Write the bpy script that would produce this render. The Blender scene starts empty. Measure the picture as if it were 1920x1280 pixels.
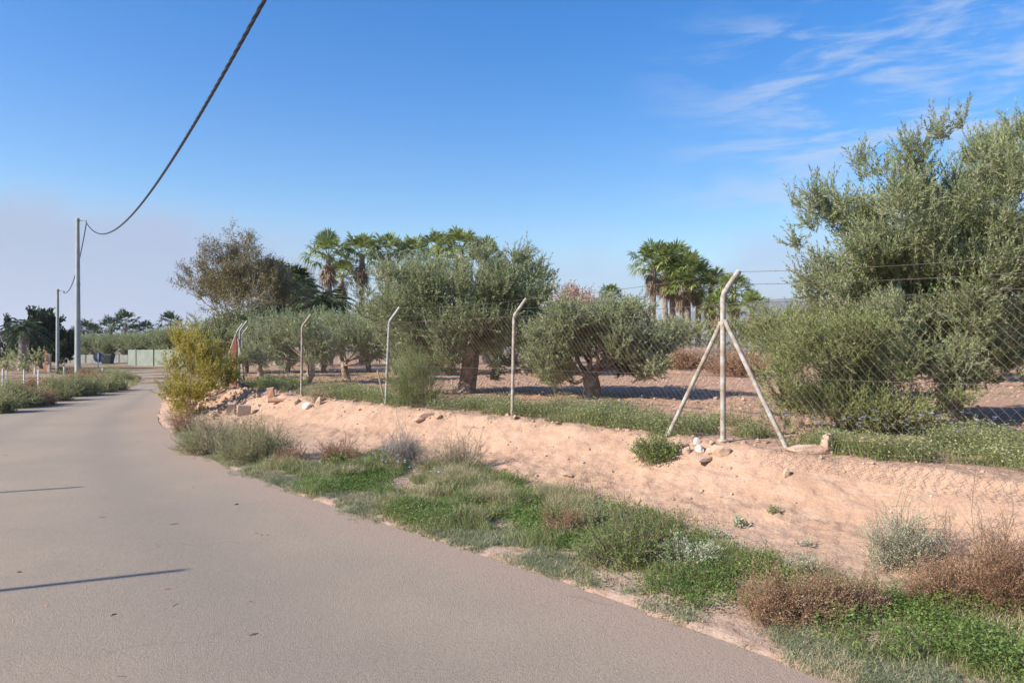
import bpy, math, random
import numpy as np
R = math.radians
sc = bpy.context.scene
# ------------------------------------------------------------------ camera
F = 1400.0; HZ = 655.0; CH = 1.6            # focal (px of 1920), horizon row, eye height
cd = bpy.data.cameras.new("camera"); cam = bpy.data.objects.new("camera", cd)
sc.collection.objects.link(cam); sc.camera = cam
cam.location = (0, 0, CH); cam.rotation_euler = (R(90), 0, 0)
cd.sensor_width = 36.0; cd.lens = 36.0*F/1920.0; cd.shift_y = (HZ-640.0)/1920.0
cd.clip_start = 0.05; cd.clip_end = 20000
# ------------------------------------------------------------------ light
SUN_EL = R(31); SUN_AZ = R(-115)            # azimuth clockwise from +Y
sd = np.array([math.sin(SUN_AZ)*math.cos(SUN_EL), math.cos(SUN_AZ)*math.cos(SUN_EL), math.sin(SUN_EL)])
ld = bpy.data.lights.new("sun", 'SUN'); ld.energy = 5.0; ld.angle = R(0.53); ld.color = (1.0, 0.93, 0.84)
sun = bpy.data.objects.new("sun", ld); sc.collection.objects.link(sun)
from mathutils import Vector
sun.rotation_euler = Vector(sd).to_track_quat('Z', 'Y').to_euler(); sun.location = (-30, -14, 25)
sc.view_settings.view_transform = 'Standard'; sc.view_settings.look = 'None'
sc.view_settings.gamma = 1.0; sc.view_settings.use_curve_mapping = False
EXPO = 0.72
sc.view_settings.exposure = EXPO

def NT(nt):
    nd, lk = nt.nodes, nt.links
    def n(t, **k):
        x = nd.new(t)
        for a, b in k.items():
            if a == 'inp':
                for i, v in b.items():
                    if isinstance(v, bpy.types.NodeSocket): lk.new(v, x.inputs[i])
                    else: x.inputs[i].default_value = v
            else: setattr(x, a, b)
        return x
    def m(op, *a):
        x = nd.new('ShaderNodeMath'); x.operation = op
        for i, v in enumerate(a):
            if isinstance(v, bpy.types.NodeSocket): lk.new(v, x.inputs[i])
            else: x.inputs[i].default_value = v
        return x.outputs[0]
    def ramp(f, stops, interp='LINEAR'):
        x = nd.new('ShaderNodeValToRGB'); x.color_ramp.interpolation = interp
        e = x.color_ramp.elements
        while len(e) < len(stops): e.new(0.5)
        for i, (p, c) in enumerate(stops):
            e[i].position = p
            e[i].color = (c, c, c, 1) if not hasattr(c, '__len__') else (c[0], c[1], c[2], 1)
        lk.new(f, x.inputs[0]); return x.outputs[0]
    def mix(f, a, b, bt='MIX'):
        x = nd.new('ShaderNodeMix'); x.data_type = 'RGBA'; x.blend_type = bt
        for i, v in ((0, f), (6, a), (7, b)):
            if isinstance(v, bpy.types.NodeSocket): lk.new(v, x.inputs[i])
            elif i == 0: x.inputs[0].default_value = v
            else: x.inputs[i].default_value = (v[0], v[1], v[2], 1)
        return x.outputs[2]
    def mr(v, a, b, c=0.0, d=1.0, smooth=True):
        x = nd.new('ShaderNodeMapRange'); x.interpolation_type = 'SMOOTHSTEP' if smooth else 'LINEAR'
        lk.new(v, x.inputs[0])
        for i, q in ((1, a), (2, b), (3, c), (4, d)):
            if isinstance(q, bpy.types.NodeSocket): lk.new(q, x.inputs[i])
            else: x.inputs[i].default_value = q
        return x.outputs[0]
    def noise(co, s, d=4, r=0.55, dist=0.0):
        x = nd.new('ShaderNodeTexNoise'); x.inputs['Scale'].default_value = s
        x.inputs['Detail'].default_value = d; x.inputs['Roughness'].default_value = r
        x.inputs['Distortion'].default_value = dist
        if co is not None: lk.new(co, x.inputs['Vector'])
        return x.outputs['Fac']
    return nd, lk, n, m, ramp, mix, mr, noise

# ------------------------------------------------------------------ sky
w = bpy.data.worlds.new("World"); sc.world = w; w.use_nodes = True
nt = w.node_tree; nt.nodes.clear()
nd, lk, n, m, ramp, mix, mr, noise = NT(nt)
sky = n('ShaderNodeTexSky', sky_type='NISHITA', sun_disc=False, sun_elevation=SUN_EL, sun_rotation=SUN_AZ,
        altitude=50.0, air_density=1.25, dust_density=0.35, ozone_density=3.0)
hs = n('ShaderNodeHueSaturation', inp={0: .513, 1: 1.50, 2: 1.34, 4: sky.outputs[0]})
bg = n('ShaderNodeBackground', inp={'Color': hs.outputs[0], 'Strength': 0.088})
tc = n('ShaderNodeTexCoord')
vn = n('ShaderNodeVectorMath', operation='NORMALIZE', inp={0: tc.outputs['Generated']}).outputs[0]
sx = n('ShaderNodeSeparateXYZ', inp={0: vn})
az = m('ARCTAN2', sx.outputs[0], sx.outputs[1]); el = m('ARCSINE', sx.outputs[2])
ap = m('DIVIDE', m('ADD', az, 0.75), 1.5)
def apx(px): return (math.atan((px-960)/F)+0.75)/1.5
thr = ramp(ap, [(apx(-60), .17/.3), (apx(90), .20/.3), (apx(300), .205/.3), (apx(430), .165/.3), (apx(600), .16/.3),
                (apx(760), .15/.3), (apx(950), .13/.3), (apx(1250), .125/.3), (apx(1420), .15/.3), (apx(1900), .16/.3)])
stg = ramp(ap, [(0.0, .95), (apx(350), .92), (apx(480), .75), (apx(700), .55), (apx(900), .5), (apx(1150), .55), (apx(1420), .65), (1.0, .65)])
nz = noise(vn, 5.0, 5, .55, .5)
hh = m('ADD', m('SUBTRACT', m('MULTIPLY', thr, .3), el), m('MULTIPLY', m('SUBTRACT', nz, .5), .17))
fog = m('MULTIPLY', mr(hh, -0.02, 0.045), stg)
# cirrus streaks
cv = n('ShaderNodeCombineXYZ', inp={0: az, 1: el, 2: 0.0}).outputs[0]
mp = n('ShaderNodeMapping', inp={0: cv, 'Rotation': (0, 0, R(-11)), 'Scale': (3.0, 13.0, 1), 'Location': (.35, .1, 0)}).outputs[0]
c1 = noise(mp, 1.9, 7, .62, .6)
mp2 = n('ShaderNodeMapping', inp={0: cv, 'Rotation': (0, 0, R(-14)), 'Scale': (9.0, 60.0, 1), 'Location': (3, 1, 0)}).outputs[0]
c2 = noise(mp2, 1.5, 5, .6, .8)
cm = mr(m('ADD', c1, m('MULTIPLY', m('SUBTRACT', c2, .5), .25)), .42, .66)
cir = m('MULTIPLY', cm, m('MULTIPLY', mr(az, .12, .42), m('MULTIPLY', mr(el, .10, .20), mr(el, .46, .34))))
cir = m('MULTIPLY', cir, .62)
fcol = ramp(ap, [(0.0, (.39, .465, .62)), (apx(450), (.42, .52, .74)), (apx(800), (.40, .54, .88)), (apx(1400), (.50, .60, .86)), (1.0, (.52, .62, .86))])
K = 1.0/2**EXPO
bf = n('ShaderNodeBackground', inp={'Color': fcol, 'Strength': K*1.0})
bc = n('ShaderNodeBackground', inp={'Color': (.62, .72, .90, 1), 'Strength': K*1.0})
s1 = n('ShaderNodeMixShader', inp={0: cir, 1: bg.outputs[0], 2: bc.outputs[0]})
s2 = n('ShaderNodeMixShader', inp={0: fog, 1: s1.outputs[0], 2: bf.outputs[0]})
n('ShaderNodeOutputWorld', inp={0: s2.outputs[0]})

# ------------------------------------------------------------------ helpers
rng = np.random.default_rng(7); random.seed(7)
def nrm(v): return v/np.maximum(np.linalg.norm(v, axis=-1, keepdims=True), 1e-9)
def rdir(k): return nrm(rng.normal(size=(k, 3)))
def perp(D):
    r = rdir(len(D)); return nrm(np.cross(D, r))
_T = np.random.default_rng(3).random((256, 256))
def vnoise(x, y):
    xi = np.floor(x).astype(int); yi = np.floor(y).astype(int); fx = x-xi; fy = y-yi
    fx = fx*fx*(3-2*fx); fy = fy*fy*(3-2*fy)
    a = _T[xi & 255, yi & 255]; b = _T[(xi+1) & 255, yi & 255]; c = _T[xi & 255, (yi+1) & 255]; d = _T[(xi+1) & 255, (yi+1) & 255]
    return (a*(1-fx)+b*fx)*(1-fy)+(c*(1-fx)+d*fx)*fy-0.5
def fbm(x, y, s, o=4):
    r = 0; a = 1.0; t = 0
    for i in range(o):
        r = r+a*vnoise(x*s+17.3*i, y*s-9.1*i); t += a; a *= .5; s *= 2.03
    return r/t*2
def G(px, py, z=0.0):
    Y = F*(CH-z)/(py-HZ); return ((px-960)/F*Y, Y)
def P(px, py, Y): return np.array([(px-960)/F*Y, Y, CH+(HZ-py)/F*Y])

class MB:
    def __init__(s): s.v = []; s.f = []; s.k = 0
    def add(s, V, Fc, mi=0):
        V = np.asarray(V, float).reshape(-1, 3); Fc = np.asarray(Fc, int)
        s.v.append(V); s.f.append((Fc+s.k, mi)); s.k += len(V); return s
    def build(s, name, mats, parent=None, smooth=False, attr=None):
        me = bpy.data.meshes.new(name)
        V = np.concatenate(s.v); me.vertices.add(len(V)); me.vertices.foreach_set('co', V.ravel())
        li = []; tot = []; mi = []
        for Fc, k in s.f:
            li.append(Fc.ravel()); tot.append(np.full(len(Fc), Fc.shape[1])); mi.append(np.full(len(Fc), k))
        li = np.concatenate(li); tot = np.concatenate(tot); mi = np.concatenate(mi)
        me.loops.add(len(li)); me.loops.foreach_set('vertex_index', li.astype(np.int32))
        me.polygons.add(len(tot)); st = np.concatenate([[0], np.cumsum(tot)[:-1]])
        me.polygons.foreach_set('loop_start', st.astype(np.int32)); me.polygons.foreach_set('loop_total', tot.astype(np.int32))
        me.polygons.foreach_set('material_index', mi.astype(np.int32))
        me.polygons.foreach_set('use_smooth', np.full(len(tot), smooth))
        me.update(calc_edges=True)
        if not isinstance(mats, (list, tuple)): mats = [mats]
        for q in mats: me.materials.append(q)
        if attr is not None:
            for an, av in attr.items():
                a = me.attributes.new(an, 'FLOAT_COLOR', 'POINT'); a.data.foreach_set('color', np.asarray(av, np.float32).ravel())
        o = bpy.data.objects.new(name, me); sc.collection.objects.link(o)
        if parent is not None: o.parent = parent
        return o
def tag(o, label=None, cat=None, group=None, kind=None):
    if label: o['label'] = label
    if cat: o['category'] = cat
    if group: o['group'] = group
    if kind: o['kind'] = kind
    return o
def empty(name, loc, label, cat, group=None, rz=0.0, s=1.0):
    o = bpy.data.objects.new(name, None); sc.collection.objects.link(o)
    o.location = loc; o.rotation_euler = (0, 0, rz); o.scale = (s, s, s); o.empty_display_size = .2
    return tag(o, label, cat, group)
def copy_tree(o, loc, rz, s, label, group=None, sz=None):
    c = o.copy(); sc.collection.objects.link(c); c.location = loc; c.rotation_euler = (0, 0, rz); c.scale = (s, s, sz or s)
    c['label'] = label
    if group: c['group'] = group
    for ch in list(o.children):
        d = ch.copy(); sc.collection.objects.link(d); d.parent = c
    return c
def prisms(A, B, r0, r1, k=3):
    A = np.asarray(A, float).reshape(-1, 3); B = np.asarray(B, float).reshape(-1, 3); N = len(A)
    D = nrm(B-A); h = np.where(np.abs(D[:, 2:3]) > .9, [[1., 0, 0]], [[0, 0, 1.]])
    U = nrm(np.cross(D, h)); W = np.cross(D, U)
    r0 = np.broadcast_to(r0, (N,)); r1 = np.broadcast_to(r1, (N,))
    a = np.arange(k)*2*math.pi/k
    off = U[:, None]*np.cos(a)[None, :, None]+W[:, None]*np.sin(a)[None, :, None]
    V = np.concatenate([A[:, None]+off*r0[:, None, None], B[:, None]+off*r1[:, None, None]], 1)
    i = np.arange(k); f = np.stack([i, (i+1) % k, (i+1) % k+k, i+k], 1)
    return V.reshape(-1, 3), (f[None]+np.arange(N)[:, None, None]*2*k).reshape(-1, 4)
def tube(pts, rad, k=8, lump=0.0, cap=True, seed=0):
    pts = np.asarray(pts, float); N = len(pts); rad = np.broadcast_to(rad, (N,))
    T = np.gradient(pts, axis=0); T = nrm(T); U = np.zeros_like(T)
    u = np.cross(T[0], [0.3, .9, .1]); u /= np.linalg.norm(u)
    for i in range(N):
        u = u-T[i]*np.dot(u, T[i]); u /= np.linalg.norm(u); U[i] = u
    W = np.cross(T, U); a = np.arange(k)*2*math.pi/k
    rr = rad[:, None]*np.ones((1, k))
    if lump:
        g = np.random.default_rng(seed)
        rr = rr*(1+lump*g.normal(size=(N, k))*.5+lump*np.sin(3*a+np.arange(N)[:, None]*.35))
    V = pts[:, None]+(U[:, None]*np.cos(a)[None, :, None]+W[:, None]*np.sin(a)[None, :, None])*rr[..., None]
    i = np.arange(N-1)[:, None]*k; j = np.arange(k)[None]
    f = np.stack([i+j, i+(j+1) % k, i+k+(j+1) % k, i+k+j], -1).reshape(-1, 4)
    return V.reshape(-1, 3), f
def add_tube(b, pts, rad, k=8, mi=0, **kw):
    V, f = tube(pts, rad, k, **kw); n0 = len(V)
    b.add(V, f, mi)
    if k == 8 or k == 12 or k == 16 or k == 6:
        kk = k
        for ring in (V[:k][::-1], V[-k:]):
            c = ring.mean(0); b.add(np.vstack([ring, c]), [[i, (i+1) % kk, kk] for i in range(kk)], mi)
def curve3(a, b, n_=6, bend=0.1, g=None):
    g = g or rng
    a = np.asarray(a, float); b = np.asarray(b, float); L = np.linalg.norm(b-a)
    t = np.linspace(0, 1, n_)[:, None]
    o = g.normal(size=3)*bend*L; o2 = g.normal(size=3)*bend*L*.5
    return a+(b-a)*t+o*np.sin(math.pi*t)+o2*np.sin(2*math.pi*t)
def box(b, c, s, mi=0, rot=None, jit=0.0):
    c = np.asarray(c, float); h = np.asarray(s, float)/2
    V = np.array([[x, y, z] for x in (-1, 1) for y in (-1, 1) for z in (-1, 1)], float)*h
    if jit: V = V+rng.normal(size=V.shape)*jit
    if rot is not None: V = V@np.array(rot).T
    b.add(V+c, [[0, 1, 3, 2], [4, 6, 7, 5], [0, 4, 5, 1], [2, 3, 7, 6], [0, 2, 6, 4], [1, 5, 7, 3]], mi)
def rotz(a): c, s_ = math.cos(a), math.sin(a); return np.array([[c, -s_, 0], [s_, c, 0], [0, 0, 1]])
def leaves(b, p, ax, L, W, mi=0, flat=None):
    N = len(p); L = np.broadcast_to(L, (N,))[:, None]; W = np.broadcast_to(W, (N,))[:, None]
    sd_ = perp(ax) if flat is None else nrm(np.cross(ax, flat))
    mid = p+ax*L*.45
    nn = np.cross(ax, sd_)
    V = np.stack([p, mid+sd_*W*.5+nn*L*.05, p+ax*L, mid-sd_*W*.5+nn*L*.05], 1)
    b.add(V, np.arange(N*4).reshape(-1, 4), mi)
def shoots(b, Pb, D, L, K, lL, lW, lmi=0, smi=1, up=0.15, spread=1.0, stem=0.004, droop=0.0):
    N = len(Pb); L = np.broadcast_to(L, (N,)); D = nrm(D)
    upv = np.array([0, 0, 1.])*(up-droop)
    tip = Pb+D*L[:, None]+upv*L[:, None]
    mid = Pb+D*L[:, None]*.5+upv*L[:, None]*.25
    if stem:
        V, f = prisms(Pb, mid, stem, stem*.7); b.add(V, f, smi)
        V, f = prisms(mid, tip, stem*.7, stem*.3); b.add(V, f, smi)
    t = (np.linspace(.12, 1.0, K)[None]+rng.uniform(-.03, .03, (N, K)))[..., None]
    pos = Pb[:, None]+D[:, None]*L[:, None, None]*t+upv*L[:, None, None]*t*t
    Dk = np.repeat(nrm(D+upv*1.0)[:, None], K, 1)
    pr = nrm(np.cross(Dk.reshape(-1, 3), rdir(N*K))).reshape(N, K, 3)
    ax = nrm(Dk*(.75+.4*rng.random((N, K, 1)))+pr*spread*(.6+.6*rng.random((N, K, 1)))*(1.15-t*.6))
    ll = lL*(.65+.6*rng.random(N*K)); leaves(b, pos.reshape(-1, 3), ax.reshape(-1, 3), ll, lW*(.8+.4*rng.random(N*K)), lmi)
def clump_shoots(b, cl, per, Ls, K, lL, lW, up=.2, flat=.8, center=None, **kw):
    """cl: rows x,y,z,r ; shoots spread through each clump, denser near its surface"""
    for (x, y, z, r) in cl:
        k = max(6, int(per*r*r)); u = rdir(k); u[:, 2] = u[:, 2]*.9+.12; u = nrm(u)
        rad = r*(rng.random(k)**.5)*1.0
        c = np.array([x, y, z])
        p = c+u*rad[:, None]*np.array([1, 1, flat])
        out = nrm(p-center) if center is not None else u
        d = nrm(u*.75+out*.35+rng.normal(size=(k, 3))*.45+np.array([0, 0, up]))
        shoots(b, p-d*Ls*.4, d, Ls*(.5+.8*rng.random(k)), K, lL, lW, up=up*.5, **kw)

# ------------------------------------------------------------------ materials
def mat(name):
    mt = bpy.data.materials.new(name); mt.use_nodes = True; mt.node_tree.nodes.clear()
    return mt, NT(mt.node_tree)
def simple(name, col, rough=.8, var=.25, scale=6.0, bump=0.0, metal=0.0, col2=None, bscale=40.0, spec=.3):
    mt, (nd, lk, n, m, ramp, mix, mr, noise) = mat(name)
    tc = n('ShaderNodeTexCoord').outputs['Object']
    f = noise(tc, scale, 6, .65)
    c2 = col2 or tuple(c*(1-var) for c in col)
    c = mix(mr(f, .35, .65), col, c2)
    bs = n('ShaderNodeBsdfPrincipled', inp={'Base Color': c, 'Roughness': rough, 'Metallic': metal, 'Specular IOR Level': spec})
    if bump:
        bp = n('ShaderNodeBump', inp={'Strength': .7, 'Distance': bump, 'Height': noise(tc, bscale, 5, .6)})
        lk.new(bp.outputs[0], bs.inputs['Normal'])
    n('ShaderNodeOutputMaterial', inp={0: bs.outputs[0]}); return mt
def leafmat(name, cols, under=None, trans=.3, rough=.5, nscale=1.2, spec=.35):
    """cols: 3 colours picked per leaf, swayed by a broad noise"""
    mt, (nd, lk, n, m, ramp, mix, mr, noise) = mat(name)
    g = n('ShaderNodeNewGeometry'); tc = n('ShaderNodeTexCoord').outputs['Object']
    f = m('ADD', m('MULTIPLY', g.outputs['Random Per Island'], .6), m('MULTIPLY', mr(noise(tc, nscale, 2), .3, .7), .4))
    c = ramp(f, [(0.05, cols[0]), (.5, cols[1]), (.95, cols[2])])
    if under: c = mix(g.outputs['Backfacing'], c, under)
    bs = n('ShaderNodeBsdfPrincipled', inp={'Base Color': c, 'Roughness': rough, 'Specular IOR Level': spec})
    if trans:
        tr = n('ShaderNodeBsdfTranslucent', inp={0: mix(.5, c, tuple(min(1, x*1.5) for x in cols[2]))})
        ms = n('ShaderNodeMixShader', inp={0: trans, 1: bs.outputs[0], 2: tr.outputs[0]}); out = ms.outputs[0]
    else: out = bs.outputs[0]
    n('ShaderNodeOutputMaterial', inp={0: out}); return mt
M = {}
M['olive'] = leafmat('olive_leaf', [(.115, .16, .052), (.22, .285, .10), (.40, .46, .20)], under=(.30, .31, .20), trans=.24, rough=.45)
M['olive_big'] = leafmat('olive_leaf_near', [(.11, .155, .048), (.22, .275, .098), (.37, .42, .19)], under=(.29, .31, .19), trans=.26, rough=.42)
M['mastic'] = leafmat('mastic_leaf', [(.11, .145, .04), (.215, .26, .075), (.35, .385, .13)], trans=.25)
M['yellow'] = leafmat('yellow_leaf', [(.20, .20, .035), (.36, .32, .05), (.52, .42, .07)], trans=.3)
M['yellowgreen'] = leafmat('green_yellow_leaf', [(.10, .14, .03), (.20, .22, .045), (.36, .32, .06)], trans=.3)
M['darkleaf'] = leafmat('dark_leaf', [(.018, .035, .014), (.035, .06, .022), (.075, .105, .035)], trans=.1)
M['cypress'] = leafmat('cypress_leaf', [(.015, .028, .016), (.028, .045, .022), (.05, .07, .03)], trans=.05)
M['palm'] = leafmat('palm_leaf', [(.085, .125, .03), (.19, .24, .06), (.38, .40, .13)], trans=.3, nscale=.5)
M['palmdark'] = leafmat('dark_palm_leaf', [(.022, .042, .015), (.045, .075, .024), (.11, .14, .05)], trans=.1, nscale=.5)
M['deadpalm'] = leafmat('dead_frond', [(.16, .10, .055), (.25, .17, .10), (.34, .25, .15)], trans=.1)
M['sparse'] = leafmat('sparse_leaf', [(.10, .09, .035), (.18, .155, .06), (.27, .22, .09)], trans=.2)
M['grass'] = leafmat('grass_blade', [(.11, .14, .045), (.17, .215, .06), (.32, .33, .14)], trans=.3, nscale=1.6)
M['clover'] = leafmat('clover_leaf', [(.075, .125, .025), (.13, .20, .04), (.24, .30, .085)], trans=.3, nscale=1.5)
M['bluegrass'] = leafmat('couch_grass', [(.14, .17, .09), (.20, .24, .125), (.34, .35, .21)], trans=.25, nscale=2)
M['weed'] = leafmat('weed_leaf', [(.09, .145, .03), (.15, .235, .05), (.26, .34, .095)], trans=.3)
M['broom'] = leafmat('broom_leaf', [(.17, .20, .065), (.29, .31, .115), (.46, .45, .23)], trans=.25)
M['drybrown'] = leafmat('dry_brown_leaf', [(.23, .13, .07), (.37, .22, .125), (.52, .36, .22)], trans=.15)
M['rust'] = leafmat('rusty_seed', [(.20, .10, .05), (.32, .17, .085), (.42, .26, .14)], trans=.1)
M['drygrey'] = leafmat('dry_grey_twig', [(.24, .19, .16), (.33, .27, .23), (.44, .37, .31)], trans=.1)
M['artemisia'] = leafmat('pale_sage_leaf', [(.28, .32, .19), (.40, .44, .28), (.54, .57, .40)], trans=.2)
M['straw'] = leafmat('straw', [(.36, .28, .16), (.46, .37, .22), (.58, .48, .31)], trans=.2)
M['pinktwig'] = leafmat('pink_twig', [(.34, .16, .11), (.42, .22, .16), (.5, .3, .22)], trans=.1)
M['bark'] = simple('olive_bark', (.40, .31, .23), .95, col2=(.13, .09, .065), scale=9, bump=.02, bscale=18)
M['twig'] = simple('twig_bark', (.34, .27, .19), .9, col2=(.21, .16, .11), scale=12)
M['greytwig'] = simple('grey_bark', (.36, .31, .27), .9, col2=(.22, .19, .16), scale=5)
M['brownstem'] = simple('brown_stem', (.28, .17, .10), .9, col2=(.19, .115, .07), scale=12)
M['palmtrunk'] = simple('palm_trunk', (.36, .31, .27), .95, col2=(.20, .15, .11), scale=5, bump=.03, bscale=10)
M['darktrunk'] = simple('dark_trunk', (.11, .08, .06), .95)
M['galv'] = simple('galvanised_tube', (.40, .40, .36), .65, col2=(.27, .265, .235), scale=14, metal=.15, bump=.001)
M['galvrust'] = simple('rusty_galvanised', (.41, .40, .35), .75, col2=(.26, .19, .13), scale=9, bump=.001)
M['wire'] = simple('rusty_wire', (.17, .12, .10), .7, col2=(.25, .20, .17), scale=3, metal=.3)
M['steel'] = simple('pole_steel', (.36, .39, .36), .6, col2=(.29, .32, .30), scale=2, metal=.1)
M['cable'] = simple('black_cable', (.018, .02, .028), .45, var=.3, spec=.5)
M['white'] = simple('white_post', (.72, .70, .66), .7, var=.15)
M['rustpanel'] = simple('rusty_panel', (.30, .10, .055), .9, col2=(.20, .065, .04), scale=4)
M['rustpost'] = simple('rusty_post', (.45, .16, .08), .85, col2=(.32, .12, .07), scale=4)
M['greenscreen'] = simple('green_screen', (.225, .255, .205), .85, col2=(.18, .205, .17), scale=1.5)
M['greyscreen'] = simple('grey_wall', (.21, .22, .19), .9, col2=(.16, .165, .145), scale=1.0)
M['signback'] = simple('sign_back', (.12, .14, .19), .6, var=.12, scale=3, metal=.2)
M['signrim'] = simple('sign_rim', (.30, .17, .16), .6)
M['bin'] = simple('dark_green_bin', (.03, .05, .04), .5)
M['dark'] = simple('black_rubber', (.02, .02, .02), .8)
M['rock'] = simple('pale_rock', (.52, .38, .27), .95, col2=(.42, .28, .19), scale=7, bump=.012, bscale=25)
M['whiterock'] = simple('white_rock', (.74, .69, .60), .95, col2=(.60, .50, .40), scale=9, bump=.01, bscale=25)
M['concrete'] = simple('concrete_block', (.48, .36, .26), .95, col2=(.42, .33, .25), scale=12, bump=.004, bscale=60)
M['brick'] = simple('broken_tile', (.45, .26, .17), .95, col2=(.36, .22, .14), scale=10, bump=.004)
M['lilac'] = leafmat('lilac_petal', [(.40, .33, .55), (.50, .43, .66), (.62, .56, .76)], trans=.3)
M['deadleaf'] = leafmat('fallen_leaf', [(.15, .055, .03), (.22, .09, .045), (.30, .16, .08)], trans=.05)
M['hill'] = simple('hill_scrub', (.20, .17, .12), 1.0, col2=(.13, .13, .08), scale=.012)

# ------------------------------------------------------------------ layout
RE = [(9.5, -9), (6.6, -4), (4.2, .6)]+[G(*q) for q in [(1550, 1272), (1433, 1215), (1202, 1146), (1020, 1077), (953, 1057), (695, 974), (523, 912),
      (396, 861), (330, 817), (297, 790), (302, 760), (307, 738), (309, 715), (308, 703), (288, 695), (250, 690), (215, 687), (190, 684.5)]]+[(-60, 83), (-110, 95)]
LE = [(-3, -9), (-5, -4), (-7, .6), (-9.3, 6), (-11.6, 13), (-12.7, 17)]+[G(*q) for q in [(0, 768), (72, 759), (120, 749), (172, 738), (240, 727), (262, 716), (256, 706), (232, 697),
      (205, 690.5), (180, 688)]]+[(-60, 76), (-110, 88)]
def resample(pl, N):
    pl = np.array(pl, float)
    t = np.linspace(0, len(pl)-1, len(pl)*8); i = np.clip(t.astype(int), 0, len(pl)-2); f = (t-i)[:, None]
    p0 = pl[np.clip(i-1, 0, None)]; p1 = pl[i]; p2 = pl[i+1]; p3 = pl[np.clip(i+2, None, len(pl)-1)]
    q = .5*((2*p1)+(-p0+p2)*f+(2*p0-5*p1+4*p2-p3)*f*f+(-p0+3*p1-3*p2+p3)*f**3)
    s = np.concatenate([[0], np.cumsum(np.linalg.norm(np.diff(q, axis=0), axis=1))])
    u = np.linspace(0, s[-1], N); return np.stack([np.interp(u, s, q[:, 0]), np.interp(u, s, q[:, 1])], 1), s[-1]
REs, _ = resample(RE, 160); LEs, _ = resample(LE, 160)
def segdist(x, y, pl):
    d = np.full(x.shape, 1e9)
    for a, b in zip(pl[:-1], pl[1:]):
        vx, vy = b[0]-a[0], b[1]-a[1]; L2 = vx*vx+vy*vy+1e-12
        t = np.clip(((x-a[0])*vx+(y-a[1])*vy)/L2, 0, 1)
        d = np.minimum(d, (x-a[0]-t*vx)**2+(y-a[1]-t*vy)**2)
    return np.sqrt(d)
def inpoly(x, y, pl):
    r = np.zeros(x.shape, bool); n_ = len(pl)
    for i in range(n_):
        x1, y1 = pl[i]; x2, y2 = pl[(i+1) % n_]
        c = ((y1 > y) != (y2 > y)) & (x < (x2-x1)*(y-y1)/((y2-y1) if y2 != y1 else 1e-9)+x1); r ^= c
    return r
FP = np.array([(6.9, 2.14), (4.6, 5.14), (2.3, 8.14), (0, 11.14), (-2.29, 13.5), (-4.6, 16.3), (-7.3, 19.9)])   # fence post feet
nf = np.array([-.79, -.61])*.22
SIDE = [(-8.15, 20.1), (-9.9, 25), (-12.2, 33), (-14.5, 45), (-22, 62), (-28, 90), (-35, 400)]
FRONT = [(14, -7.5)]+[tuple(p+nf) for p in FP[:-1]]+[(-7.2, 19.0)]
PLAT = FRONT+SIDE+[(900, 400), (900, -7.5)]
EDGE = FRONT+SIDE
RPOLY = [tuple(p) for p in REs]+[tuple(p) for p in LEs[::-1]]
PZ = 0.60
def sm(t): t = np.clip(t, 0, 1); return t*t*(3-2*t)
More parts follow.
